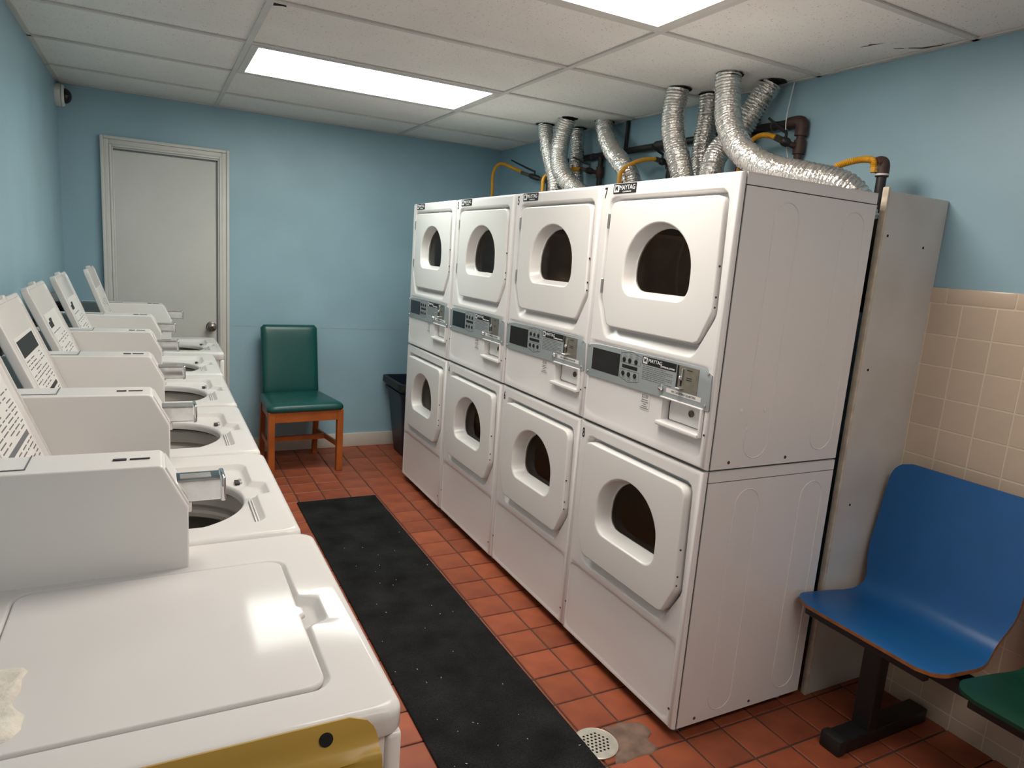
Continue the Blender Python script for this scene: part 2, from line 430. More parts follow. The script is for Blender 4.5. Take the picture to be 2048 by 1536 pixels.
for k in range(0, 13):
    yc = 0.06-2*WT*k
    if yc < YF+0.1: break
    if in_view((XR, yc, 1.48), 160):
        o = cap0 if not used_c else cap0.copy()
        if used_c: COL.objects.link(o)
        used_c = True; o.location = (XR-0.004, yc, 1.4805)
    else: box(bst, (XR-0.009, yc-WT+0.0012, 1.454), (XR+0.001, yc+WT-0.0012, 1.507))
finish(bst, 'unseen_wall_tiles', 'wall_tile', wall_right, kind='stuff', smooth=False, weld=False)

# baseboard on the back wall
b = B(); box(b, (-0.985, YB-0.014, 0), (XR, YB+0.01, 0.104), 0.004); structure(finish(b, 'baseboard_back', 'baseboard_paint'))
b = B(); box(b, (XL, YB-0.014, 0), (-1.73, YB+0.01, 0.104), 0.004); structure(finish(b, 'baseboard_corner', 'baseboard_paint'))

# ceiling: deck above, suspended tiles and grid bars below
b = B(); box(b, (XL-0.1, YF-0.1, HC+0.16), (XR+0.1, YB+0.1, HC+0.24)); ceiling = structure(finish(b, 'ceiling', 'ceiling_grid', smooth=False))
GX = [XL, -1.075, 0.14, XR]; GY = [YF]+[0.62+0.61*k for k in range(-5, 5)]+[YB]
LIGHTS = {(1, 8): 'far', (1, 5): 'near'}
for j in range(len(GY)-1):
    for i in range(3):
        x0, x1, y0, y1 = GX[i], GX[i+1], GY[j], GY[j+1]
        if i == 1 and (abs(y0-1.84) < 0.01 or abs(y0-0.01) < 0.01 or abs(y0+1.82) < 0.01): continue
        b = B(); g = 0.002
        n = 6
        sag = 0.022 if (i == 2 and j == len(GY)-2) else (0.006 if rr.random() < 0.4 else 0.0)
        lo = []
        vv = [[b.verts.new((x0+g+(x1-x0-2*g)*a/n, y0+g+(y1-y0-2*g)*c/n, HC+0.004-sag*math.sin(PI*a/n)*math.sin(PI*c/n))) for c in range(n+1)] for a in range(n+1)]
        for a in range(n):
            for c in range(n): b.faces.new((vv[a][c], vv[a+1][c], vv[a+1][c+1], vv[a][c+1]))
        ext = bmesh.ops.extrude_face_region(b, geom=list(b.faces))
        for v in ext['geom']:
            if isinstance(v, bmesh.types.BMVert): v.co.z = HC+0.018
        cx, cy = (x0+x1)/2, (y0+y1)/2
        bmesh.ops.translate(b, verts=b.verts, vec=(-cx, -cy, 0))
        finish(b, 'ceiling_tile', 'ceiling_tile', ceiling, loc=(cx, cy, 0))
for gx in GX[1:3]:
    b = B(); box(b, (gx-0.012, YF, HC-0.0035), (gx+0.012, YB, HC+0.003)); box(b, (gx-0.002, YF, HC), (gx+0.002, YB, HC+0.035)); finish(b, 'main_runner', 'ceiling_grid', ceiling, smooth=False)
for gy in GY[1:-1]:
    for i in range(3):
        b = B(); x0 = GX[i]+(0.012 if i else 0); x1 = GX[i+1]-(0.012 if i < 2 else 0)
        box(b, (x0, gy-0.0115, HC-0.003), (x1, gy+0.0115, HC+0.003)); finish(b, 'cross_tee', 'ceiling_grid', ceiling, smooth=False)
for k, (lo, hi) in enumerate((((XL, YF, HC-0.003), (XL+0.02, YB, HC+0.003)), ((XR-0.02, YF, HC-0.003), (XR, YB, HC+0.003)), ((XL, YB-0.02, HC-0.003), (XR, YB, HC+0.003)))):
    b = B(); box(b, lo, hi); finish(b, 'wall_angle', 'ceiling_grid', ceiling, smooth=False)
# damage in the tiles: a broken corner and a tear
def blob(bm, pts, z): bm.faces.new([bm.verts.new((x, y, z)) for x, y in pts])
b = B(); blob(b, [(-1.062, 1.243), (-1.0, 1.25), (-0.985, 1.275), (-1.03, 1.268), (-1.060, 1.285)], HC-0.0005); finish(b, 'broken_corner', 'void', ceiling, smooth=False)
b = B()
vv = [b.verts.new(p) for p in ((-1.02, 1.25, HC-0.001), (-0.99, 1.245, HC-0.001), (-0.985, 1.285, HC-0.022), (-1.005, 1.29, HC-0.018))]; b.faces.new(vv)
ext = bmesh.ops.extrude_face_region(b, geom=list(b.faces)); bmesh.ops.translate(b, verts=[v for v in ext['geom'] if isinstance(v, bmesh.types.BMVert)], vec=(0.004, 0.0, 0.006))
finish(b, 'hanging_flake', 'ceiling_tile', ceiling, smooth=False)
b = B()
blob(b, [(0.775, 0.305), (0.782, 0.275), (0.774, 0.262), (0.792, 0.235), (0.800, 0.215), (0.793, 0.252), (0.789, 0.262), (0.788, 0.285)], HC+0.0032)
blob(b, [(0.90, 0.20), (0.93, 0.17), (0.945, 0.12), (0.95, 0.085), (0.953, 0.12), (0.944, 0.175), (0.905, 0.206)], HC+0.0032)
blob(b, [(0.872, 0.238), (0.893, 0.214), (0.897, 0.218), (0.876, 0.242)], HC+0.0032)
finish(b, 'tear', 'pipe_rust', ceiling, smooth=False)

# ceiling lights
def troffer(y0, y1, x0, x1, m, label):
    t = thing('ceiling_light', label, 'light', ((x0+x1)/2, (y0+y1)/2, HC), group='recessed fluorescent ceiling lights')
    hx, hy = (x1-x0)/2, (y1-y0)/2; f = 0.032
    b = B()
    box(b, (-hx, -hy, -0.004), (hx, -hy+f, 0.006)); box(b, (-hx, hy-f, -0.004), (hx, hy, 0.006)); box(b, (-hx, -hy+f, -0.004), (-hx+f, hy-f, 0.006)); box(b, (hx-f, -hy+f, -0.004), (hx, hy-f, 0.006))
    finish(b, 'frame', 'ceiling_grid', t, smooth=False)
    b = B(); box(b, (-hx+f, -hy+f, 0.000), (hx-f, hy-f, 0.004)); finish(b, 'diffuser', m, t, smooth=False)
    b = B(); box(b, (-hx, -hy, 0.01), (hx, hy, 0.1)); finish(b, 'housing', 'casing_paint', t, smooth=False)
    return t
troffer(1.855, 2.437, -1.062, 0.127, 'diffuser_far', 'far recessed fluorescent light panel towards the back wall, cool white')
troffer(0.025, 0.608, -1.062, 0.127, 'diffuser_near', 'near recessed fluorescent light panel cut by the top of the picture, warm white')

troffer(-1.805, -1.222, -1.062, 0.127, 'diffuser_fill', 'recessed fluorescent light panel added behind the camera as unseen fill')

# door in the back wall
dr = bpy.data.objects.new('door_1', None); link(dr); dr.location = (0, 0, 0); dr['kind'] = 'structure'; dr['label'] = 'closed grey flush door in a moulded white casing'
b = B(); box(b, (-1.655, YB-0.022, 0.01), (-1.068, YB+0.004, 1.975), 0.002, 1); finish(b, 'door_leaf', 'door_paint', dr)
def casing(bm, x0, x1, z0, z1, side):
    # stepped moulding: thin inner edge, thick outer back-band
    if side in 'LR':
        s = 1 if side == 'L' else -1; xo = x0 if side == 'L' else x1
        for a, c, d in ((0, 0.018, 0.036), (0.018, 0.046, 0.028), (0.046, 0.060, 0.032), (0.060, 0.070, 0.024)):
            xs = sorted((xo+s*a, xo+s*c)); box(bm, (xs[0], YB-d, z0), (xs[1], YB+0.01, z1-a-0.0004), 0.0025, 2)
    else:
        for a, c, d in ((0, 0.018, 0.036), (0.018, 0.046, 0.028), (0.046, 0.060, 0.032), (0.060, 0.070, 0.024)):
            box(bm, (x0+c+0.0004, YB-d, z1-c), (x1-c-0.0004, YB+0.01, z1-a), 0.0025, 2)
for sd, a in (('L', (-1.724, -1.654)), ('R', (-1.070, -1.000)), ('T', (-1.724, -1.000))):
    b = B(); casing(b, a[0], a[1], 0.0, 2.049, sd); finish(b, 'casing', 'casing_paint', dr)
b = B(); box(b, (-1.078, YB-0.030, 0), (-1.069, YB, 1.976)); box(b, (-1.655, YB-0.030, 1.970), (-1.069, YB, 1.978)); finish(b, 'door_stop', 'print_grey', dr, smooth=False)
b = B(); kc = (-1.113, YB-0.022, 0.902)
lathe(b, [(0.0, 0.0), (0.033, 0.0), (0.032, -0.006), (0.014, -0.012), (0.013, -0.03), (0.026, -0.038), (0.030, -0.05), (0.026, -0.062), (0.012, -0.068), (0.0, -0.068)], 'y', kc, 28)
kn = finish(b, 'knob', 'knob_metal', dr, angle=40); kn['label'] = 'round brushed steel door knob'
b = B(); lathe(b, [(0.0, -0.0695), (0.009, -0.0695), (0.009, -0.066), (0.0, -0.066)], 'y', kc, 14); finish(b, 'keyhole', 'hull_dark', kn)

# white panel board standing between the dryers and the wall
pb = thing('panel_board', 'tall scuffed white board standing behind the dryers against the wall', 'panel', (0, 0, 0))
b = B(); box(b, (0.652, 0.006, 0.0), (XR-0.002, 0.024, 1.800), 0.001, 1); finish(b, 'board', 'panel_paint', pb)
b = B(); box(b, (0.640, 0.004, 0.0), (0.652, 0.026, 1.812), 0.003, 2); finish(b, 'raw_edge', 'raw_edge', pb)
for (x, z) in ((0.675, 1.66), (0.690, 1.215), (0.872, 1.635), (0.715, 0.73)):
    b = B(); lathe(b, [(0.0, -0.0008), (0.0045, -0.0008), (0.0045, 0.002), (0.0, 0.002)], 'y', (x, 0.006, z), 10); finish(b, 'screw_hole', 'void', pb)

# ================================================================== dryers
GAP = 0.003
DOOR_C = (0.328, 1.505)
DOOR_OUT = rpoly([(0.094, 1.283, 0.022), (0.566, 1.283, 0.022), (0.612, 1.385, 0.03), (0.606, 1.722, 0.030), (0.050, 1.722, 0.030), (0.044, 1.385, 0.03)])
REC_OUT = rpoly([(0.112, 1.243, 0.035), (0.578, 1.243, 0.035), (0.636, 1.375, 0.05), (0.626, 1.738, 0.034), (0.040, 1.738, 0.034), (0.032, 1.375, 0.05)])
REC_FLOOR = rpoly([(0.098, 1.272, 0.025), (0.570, 1.272, 0.025), (0.622, 1.383, 0.04), (0.615, 1.730, 0.030), (0.044, 1.730, 0.030), (0.037, 1.383, 0.04)])
def win(off):
    y0, y1, z0 = 0.160-off, 0.496+off, 1.405-off
    cy, R = (y0+y1)/2, (y1-y0)/2; zt = 1.645+off
    pts = []
    for (cx, cz, a0) in ((y0+0.055, z0+0.055, PI), (y1-0.055, z0+0.055, 1.5*PI)):
        for k in range(9): a = a0+k*PI/16; pts.append((cx+0.055*math.cos(a), cz+0.055*math.sin(a)))
    ze = zt-0.152
    for k in range(25): a = PI*k/24; pts.append((cy+R*math.cos(a), ze+0.152*math.sin(a)))
    return pts
R_SIDE, R_TOP, R_BOT = 0.020, 0.014, 0.010
def cabinet_roll(bm, y0, y1, z0, z1):
    """rolled outer edge of a front sheet: rings of rectangles from the side plane to the face"""
    loops = []
    for k in range(6):
        a = PI/2*k/5; ins = 1-math.cos(a); dep = R_SIDE*(1-math.sin(a))
        ya, yb, za, zb = y0+R_SIDE*ins, y1-R_SIDE*ins, z0+R_BOT*ins, z1-R_TOP*ins
        loops.append([(dep, ya, za), (dep, yb, za), (dep, yb, zb), (dep, ya, zb)])
    loft(bm, loops)
def cabinet_face(y0, y1, z0, z1, inner, c, shift=0.0):
    """flat part of the sheet round the given inner loops (poly, x)"""
    outer = rect(y0, y1, z0, z1)
    polys = [[(y, z+shift) for y, z in p] for p, _ in inner]
    A = angles(c, 112, [outer])
    loops = [[(0.0, y, z) for y, z in star(outer, c, A)]]
    for (p, x), pp in zip(inner, polys): loops.append([(x, y, z) for y, z in star(pp, c, A)])
    return loops
def grow(p, d): return [(DOOR_C[0]+(y-DOOR_C[0])*(1+d/0.29), DOOR_C[1]+(z-DOOR_C[1])*(1+d/0.24)) for y, z in p]
def make_dryer():
    t = thing('dryer_stack', '', 'dryer')
    y0, y1 = GAP, DW-GAP
    for nm, dz, zb, zs, zt in (('upper', 0.0, 0.913, 1.230, HT), ('lower', -0.876, 0.036, 0.352, 0.907)):
        b = B(); c = (DOOR_C[0], DOOR_C[1]+dz)
        cabinet_roll(b, y0, y1, zb, zt)
        loft(b, cabinet_face(y0+R_SIDE, y1-R_SIDE, zs, zt-R_TOP, [(grow(REC_OUT, 0.006), 0.0), (grow(REC_OUT, 0.002), 0.001), (grow(REC_OUT, -0.001), 0.0045), (REC_FLOOR, 0.0245), (grow(REC_FLOOR, -0.004), 0.026), (win(0.02), 0.026), (win(0.02), 0.034)], c, dz))
        # soft outer lip of the recess
        z0p, z1p = (0.945, 1.222) if nm == 'upper' else (0.058, 0.338)
        c2 = (0.135, 1.052) if nm == 'upper' else (0.34, (z0p+z1p)/2)
        PA = rrect(0.027, 0.659, z0p, z1p, 0.022); PB = rrect(0.031, 0.655, z0p+0.004, z1p-0.004, 0.018); PC = rrect(0.3, 0.38, c2[1]-0.02, c2[1]+0.02, 0.01)
        PK = rrect(0.044, 0.228, 1.016, 1.092, 0.004)
        lp = cabinet_face(y0+R_SIDE, y1-R_SIDE, zb+R_BOT, zs, [(PA, 0.0), (PB, 0.0045)]+([(PK, 0.0045), (rrect(0.046, 0.226, 1.018, 1.090, 0.004), 0.038)] if nm == 'upper' else [(PC, 0.0045)]), c2)
        loft(b, lp, True, False, True)
        fr = finish(b, nm+'_front', 'enamel', t, angle=60, wn=True)
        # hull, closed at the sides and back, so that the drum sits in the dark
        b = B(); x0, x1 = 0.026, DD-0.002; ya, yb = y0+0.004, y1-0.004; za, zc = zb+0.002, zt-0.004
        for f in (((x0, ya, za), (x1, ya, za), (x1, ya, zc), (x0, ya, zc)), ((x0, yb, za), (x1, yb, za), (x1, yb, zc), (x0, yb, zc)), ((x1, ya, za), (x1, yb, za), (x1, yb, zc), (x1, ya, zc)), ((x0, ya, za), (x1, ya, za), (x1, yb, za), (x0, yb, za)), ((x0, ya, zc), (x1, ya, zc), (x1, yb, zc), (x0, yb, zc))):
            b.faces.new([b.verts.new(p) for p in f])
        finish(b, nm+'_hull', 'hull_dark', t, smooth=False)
        zst = zt-0.036                                    # top strip above the side sheet
        for yy, s in ((y0, 1), (y1, -1)):
            b = B(); lo, hi = sorted((yy, yy+s*0.004))
            box(b, (0.0265, lo, zb), (DD, hi, zst-0.0015))
            # pressed obround beads
            for xa, xb_, z_lo, z_hi in ((0.150, 0.252, zb+0.028, zt-0.068), (0.446, 0.550, zb+0.036, zt-0.068)):
                r = (xb_-xa)/2; xm = (xa+xb_)/2; path = []
                for k in range(13): a = PI*k/12; path.append((xm+r*math.cos(a), yy-s*0.0002, z_hi-r+r*math.sin(a)))
                for k in range(13): a = PI+PI*k/12; path.append((xm+r*math.cos(a), yy-s*0.0002, z_lo+r+r*math.sin(a)))
                path.append(path[0]); tube(b, path, 0.0019, 6, False)
            finish(b, 'side_panel', 'enamel', t)
            b = B(); box(b, (0.0255, lo, zst+0.0015), (DD, hi, zt-0.002)); finish(b, 'side_strip', 'enamel', t, smooth=False)
            if s == 1:
                for x, z in (((0.125, 1.095), (0.224, 1.094), (0.155, 1.035)) if nm == 'upper' else ()):
                    b = B(); lathe(b, [(0.008, 0.0), (0.007, -0.0018), (0.004, -0.0026), (0.0, -0.0028)], 'y', (x, yy, z), 14); finish(b, 'dimple', 'enamel', t)
                for x in (0.098, 0.344):
                    b = B(); lathe(b, [(0.0055, 0.0), (0.005, -0.0015), (0.0, -0.0022)], 'y', (x, yy, zb+0.020), 12); finish(b, 'screw', 'fitting', t)
        b = B(); box(b, (0.010, y0+0.012, zt-0.003), (DD, y1-0.002, zt-0.0005)); box(b, (0.0255, y0, zt-0.003), (DD, y1, zt-0.0005)); finish(b, nm+'_lid_sheet', 'enamel', t, smooth=False)
        # door
        xf = 0.006 if nm == 'upper' else 0.020
        A = angles(c, 112, [])
        sh = lambda p: [(y, z+dz) for y, z in p]
        ins = lambda p, d: [(c[0]+(y-c[0])*(1-d/0.28), c[1]+(z-c[1])*(1-d/0.22)) for y, z in p]
        DO = sh(DOOR_OUT)
        seq = [(DO, 0.0165), (DO, -xf+0.006), (ins(DO, 0.0018), -xf+0.002), (ins(DO, 0.006), -xf), (sh(win(0.007)), -xf), (sh(win(0.003)), -xf+0.0015), (sh(win(0.0)), -xf+0.006), (sh(win(-0.008)), 0.034), (sh(win(-0.014)), 0.038), (sh(win(-0.014)), 0.046), (sh(win(0.015)), 0.046), (sh(win(0.015)), 0.0165)]
        b = B(); loft(b, [[(x, y, z) for y, z in star(p, c, A)] for p, x in seq]); d = finish(b, 'door', 'enamel_door', t, angle=60, wn=True)
        b = B(); loft(b, [[(0.041, y, z) for y, z in star(sh(win(-0.013)), c, A)]], True); lp = [(0.041, y, z) for y, z in star(sh(win(-0.013)), c, A)]
        b.clear(); f_ = b.faces.new([b.verts.new(p) for p in reversed(lp)]); f_.normal_update()
        if f_.normal.x > 0: f_.normal_flip()
        me = bpy.data.meshes.new('window_pane'); b.to_mesh(me); b.free(); me.materials.append(MATS['window_glass']); from_mesh_obj('window_pane', me, d)
        for zz in (1.655, 1.425):
            yh = 0.611 if zz > 1.6 else 0.616
            b = B(); box(b, (-0.006, yh, zz-0.026+dz), (0.004, yh+0.009, zz+0.026+dz), 0.0015, 1); finish(b, 'hinge', 'steel', d)
        for zz in (1.52, 1.43, 1.40):
            b = B(); lathe(b, [(0.0, -xf+0.0056), (0.003, -xf+0.0056), (0.003, -xf+0.0100), (0.0, -xf+0.0100)], 'x', (0.0, 0.0445, zz+dz), 8); finish(b, 'strike_mark', 'hull_dark', d)
        # drum behind the window
        b = B(); cz = 1.50+dz
        lathe(b, [(0.22, 0.05), (0.262, 0.05), (0.268, 0.06), (0.268, 0.10), (0.262, 0.105), (0.262, 0.28), (0.268, 0.285), (0.268, 0.32), (0.262, 0.325), (0.262, 0.50), (0.24, 0.52), (0.0, 0.525)], 'x', (0, 0.335, cz), 48)
        dm = finish(b, 'drum', 'drum_metal', t)
        for k in range(3):
            a = 0.6+2*PI*k/3; b = B(); ca, sa = math.cos(a), math.sin(a)
            pr = []
            for x in (0.08, 0.50):
                pr.append([(x, 0.335+ca*rd-sa*w_, cz+sa*rd+ca*w_) for rd, w_ in ((0.262, -0.03), (0.20, -0.008), (0.20, 0.008), (0.262, 0.03))])
            loft(b, pr, True, True, True); finish(b, 'baffle', 'drum_metal', dm)
    # feet
    for x in (0.06, DD-0.06):
        for y in (y0+0.05, y1-0.05):
            b = B(); lathe(b, [(0.0, 0.0), (0.02, 0.0), (0.021, 0.008), (0.009, 0.012), (0.009, 0.042), (0.0, 0.042)], 'z', (x, y, 0), 14); finish(b, 'foot', 'outlet_grey', t)
    b = B(); box(b, (0.055, y0+0.01, 0.012), (0.065, y1-0.01, 0.045)); finish(b, 'kick_plate', 'hull_dark', t, smooth=False)
    # grey control panel, common to both drums
    PAN = rpoly([(0.012, 1.093, 0.002), (0.676, 1.088, 0.002), (0.679, 1.212, 0.012), (0.016, 1.221, 0.016)])
    b = B(); cc = (0.34, 1.15); A = angles(cc, 80, [[(0.012, 1.093), (0.676, 1.088)]])
    sq = [(PAN, 0.0046), (PAN, -0.0012), ([(cc[0]+(y-cc[0])*0.997, cc[1]+(z-cc[1])*0.986) for y, z in PAN], -0.002)]
    loft(b, [[(x, y, z) for y, z in star(p, cc, A)] for p, x in sq], True, False, True); cp = finish(b, 'control_panel', 'console_grey', t)
    X = -0.002
    def plate(nm, yA, yB, zA, zB, th, m, bev=0.0, x=X):
        b = B(); box(b, (x-th, min(yA, yB), zA), (x+0.0005, max(yA, yB), zB), bev, 1); return finish(b, nm, m, cp)
    plate('display', 0.468, 0.638, 1.116, 1.196, 0.0008, 'black_gloss')
    plate('name_strip', 0.172, 0.343, 1.184, 1.210, 0.0006, 'print_black')
    b = B(); box(b, (X-0.0009, 0.316, 1.1865), (X, 0.338, 1.2075)); finish(b, 'emblem', 'print_white', cp, smooth=False)
    text_part('emblem_letter', 'M', 0.018, (X-0.0012, 0.327, 1.197), 'print_black', cp, 0.9, 0.0006)
    text_part('panel_lettering', 'MAYTAG', 0.0165, (X-0.0009, 0.276, 1.199), 'print_white', cp, 1.05)
    text_part('panel_lettering', 'COMMERCIAL LAUNDRY', 0.0075, (X-0.0009, 0.213, 1.190), 'print_white', cp, 0.85)
    # instruction text, too small to read: ruled lines
    b = B(); rr = random.Random(11); z = 1.178
    for k in range(8):
        y = 0.338
        while y > 0.19:
            L = rr.uniform(0.006, 0.022); e = max(y-L, 0.186 if k % 3 else 0.22); box(b, (X-0.0004, e, z-0.0012), (X+0.0002, y, z+0.0012)); y = e-0.003
            if e <= 0.22 and k % 3 == 0: break
        z -= 0.0062
    finish(b, 'instruction_lines', 'print_grey', cp, kind='stuff', smooth=False)
    # keypad outlines, buttons
    def wire(nm, pts, wd=0.0011):
        b = B()
        for (ya, za), (yb_, zb_) in zip(pts[:-1], pts[1:]):
            d = Vector((yb_-ya, zb_-za)); n = Vector((-d.y, d.x)).normalized()*wd/2
            q = [(X-0.0004, ya+n.x, za+n.y), (X-0.0004, yb_+n.x, zb_+n.y), (X-0.0004, yb_-n.x, zb_-n.y), (X-0.0004, ya-n.x, za-n.y)]
            b.faces.new([b.verts.new(p) for p in q])
        finish(b, nm, 'print_black', cp, smooth=False)
    wire('keypad_outline', [(0.462, 1.203), (0.407, 1.213), (0.350, 1.203), (0.352, 1.172), (0.460, 1.172), (0.462, 1.203)])
    wire('keypad_outline', [(0.460, 1.147), (0.354, 1.147), (0.352, 1.117), (0.410, 1.106), (0.462, 1.118), (0.460, 1.147)])
    for z in (1.182, 1.134):
        for y in (0.443, 0.411, 0.376):
            b = B(); lathe(b, [(0.0085, 0.0), (0.0085, -0.002), (0.007, -0.003), (0.0, -0.003)], 'x', (X, y, z), 14); finish(b, 'button', 'print_black', cp)
    plate('keypad_strip', 0.366, 0.452, 1.153, 1.165, 0.0006, 'print_black')
    b = B(); rr = random.Random(4)
    for z in (1.205, 1.198, 1.193, 1.124, 1.119, 1.113):
        for y in (0.437, 0.405, 0.371): box(b, (X-0.0004, y-rr.uniform(0.006, 0.011), z-0.0008), (X+0.0002, y+0.010, z+0.0008))
    finish(b, 'keypad_captions', 'print_grey', cp, kind='stuff', smooth=False)
    # coin slot plate
    q = plate('coin_plate', 0.069, 0.165, 1.132, 1.211, 0.0012, 'coin_plate', 0.0004)
    b = B(); box(b, (X-0.0022, 0.1585, 1.1335), (X, 0.1655, 1.2095)); finish(b, 'coin_plate_edge', 'print_black', cp, smooth=False)
    b = B(); box(b, (X-0.006, 0.136, 1.172), (X, 0.141, 1.203), 0.001, 1); finish(b, 'coin_slot', 'chrome', cp)
    b = B(); box(b, (X-0.0018, 0.140, 1.146), (X, 0.147, 1.168)); finish(b, 'coin_gate', 'void', cp, smooth=False)
    b = B(); lathe(b, [(0.008, 0.0), (0.0075, -0.007), (0.003, -0.010), (0.0, -0.010)], 'x', (X, 0.1435, 1.171), 14); finish(b, 'return_button', 'chrome', cp)
    b = B(); box(b, (X-0.016, 0.132, 1.136), (X, 0.154, 1.142), 0.002, 1); finish(b, 'coin_return', 'steel', cp)
    b = B()
    for (ya, z) in ((0.115, 1.200), (0.115, 1.176), (0.115, 1.170)): box(b, (X-0.0016, ya-0.018, z-0.0012), (X-0.001, ya+0.006, z+0.0012))
    finish(b, 'coin_captions', 'print_black', cp, kind='stuff', smooth=False)
    b = B(); lathe(b, [(0.011, 0.0), (0.011, -0.004), (0.009, -0.009), (0.004, -0.012), (0.0, -0.012)], 'x', (X, 0.232, 1.124), 18); finish(b, 'lock', 'chrome', cp)
    for y, z in ((0.664, 1.200), (0.664, 1.103), (0.030, 1.206), (0.030, 1.108)):
        b = B(); lathe(b, [(0.005, 0.0), (0.0045, -0.0025), (0.0, -0.0035)], 'x', (X, y, z), 12); finish(b, 'screw', 'steel', cp)
    plate('notice_strip', 0.049, 0.208, 1.114, 1.128, 0.0006, 'sticker')
    text_part('notice_lettering', 'NO CANADIAN QUARTERS', 0.0095, (X-0.0007, 0.128, 1.121), 'print_black', cp, 0.95)
    # price sticker
    b = B(); box(b, (0.0035, 0.290, 1.030), (0.0047, 0.342, 1.086)); ps = finish(b, 'price_sticker', 'sticker', t, smooth=False)
    text_part('price_lettering', '$2.00', 0.016, (0.0033, 0.316, 1.076), 'print_grey', ps, 0.9)
    b = B()
    for z, a in ((1.064, 0.016), (1.057, 0.019), (1.050, 0.008), (1.042, 0.014), (1.036, 0.022)): box(b, (0.0032, 0.316-a, z-0.0012), (0.0036, 0.316+a, z+0.0012))
    finish(b, 'price_lines', 'print_grey', ps, kind='stuff', smooth=False)
    # coin drawer: pocket with a ledge
    b = B(); ya, yb, za, zc = 0.034, 0.232, 1.006, 1.098
    box(b, (-0.0065, ya, za), (0.006, ya+0.010, zc), 0.003, 2); box(b, (-0.0065, ya, zc-0.006), (0.006, yb, zc), 0.0025, 2)
    box(b, (-0.014, ya+0.004, za-0.003), (0.030, yb+0.004, za+0.011), 0.004, 2)
    cd_ = finish(b, 'coin_drawer', 'enamel', t, wn=True)
    b = B(); box(b, (0.031, 0.049, 1.021), (0.037, 0.221, 1.086), 0.002, 1); finish(b, 'drawer_face', 'enamel_door', cd_)
    b = B(); box(b, (0.0335, 0.2215, 1.0175), (0.037, 0.2250, 1.0885)); finish(b, 'drawer_gap', 'void', cd_, smooth=False)
    b = B(); lathe(b, [(0.011, 0.0), (0.011, -0.004), (0.007, -0.004), (0.006, -0.002), (0.0, -0.002)], 'x', (0.031, 0.116, 1.062), 20); lk = finish(b, 'drawer_lock', 'fitting', cd_)
    for y, z in ((0.671, 1.035), (0.020, 1.020)):
        b = B(); lathe(b, [(0.0035, 0.0003), (0.0035, -0.001), (0.0, -0.001)], 'x', (0.0, y, z), 10); finish(b, 'panel_screw', 'hull_dark', t)
    # name badge at the top left
    b = B(); box(b, (-0.003, 0.476, 1.749), (0.001, 0.606, 1.782), 0.001, 1); bd = finish(b, 'name_badge', 'print_black', t)
    b = B(); box(b, (-0.0036, 0.571, 1.7535), (-0.0028, 0.600, 1.7775)); finish(b, 'badge_emblem', 'print_white', bd, smooth=False)
    text_part('badge_emblem_letter', 'M', 0.022, (-0.0039, 0.5855, 1.7655), 'print_black', bd, 0.95, 0.0008)
    text_part('badge_lettering', 'MAYTAG', 0.0225, (-0.0034, 0.524, 1.767), 'print_white', bd, 0.98)
    text_part('badge_lettering', 'COMMERCIAL', 0.0065, (-0.0034, 0.524, 1.7535), 'print_white', bd, 1.2)
    for y, z in ((0.668, 0.155), (0.022, 0.105)):
        b = B(); lathe(b, [(0.004, 0.0003), (0.004, -0.0015), (0.0, -0.0015)], 'x', (0.0, y, z), 10); finish(b, 'panel_screw', 'fitting', t)
    return t
dry = make_dryer()
stacks = [dry]+[copy_tree(dry) for _ in range(3)]
DL = ['white coin dryer stack numbered 7 and 8, nearest the blue seat', 'white coin dryer stack numbered 5 and 6, second from the near end',
      'white coin dryer stack numbered 3 and 4, third from the near end', 'white coin dryer stack at the far end, beside the dark waste bin']
for k, o in enumerate(stacks):
    o.location = ((0.0, 0.004, 0.0, -0.004)[k], DW*k, 0); o['label'] = DL[k]; o['category'] = 'dryer'; o['group'] = 'stacked coin dryers in a row'
    for s, z in (((7, 5, 3)[k], 1.752), ((8, 6, 4)[k], 0.862)) if k < 3 else ():
        n = text_part('number_sticker', str(s), 0.052, (-0.0006, 0.652, z), 'print_black', o, 0.62, 0.0012)

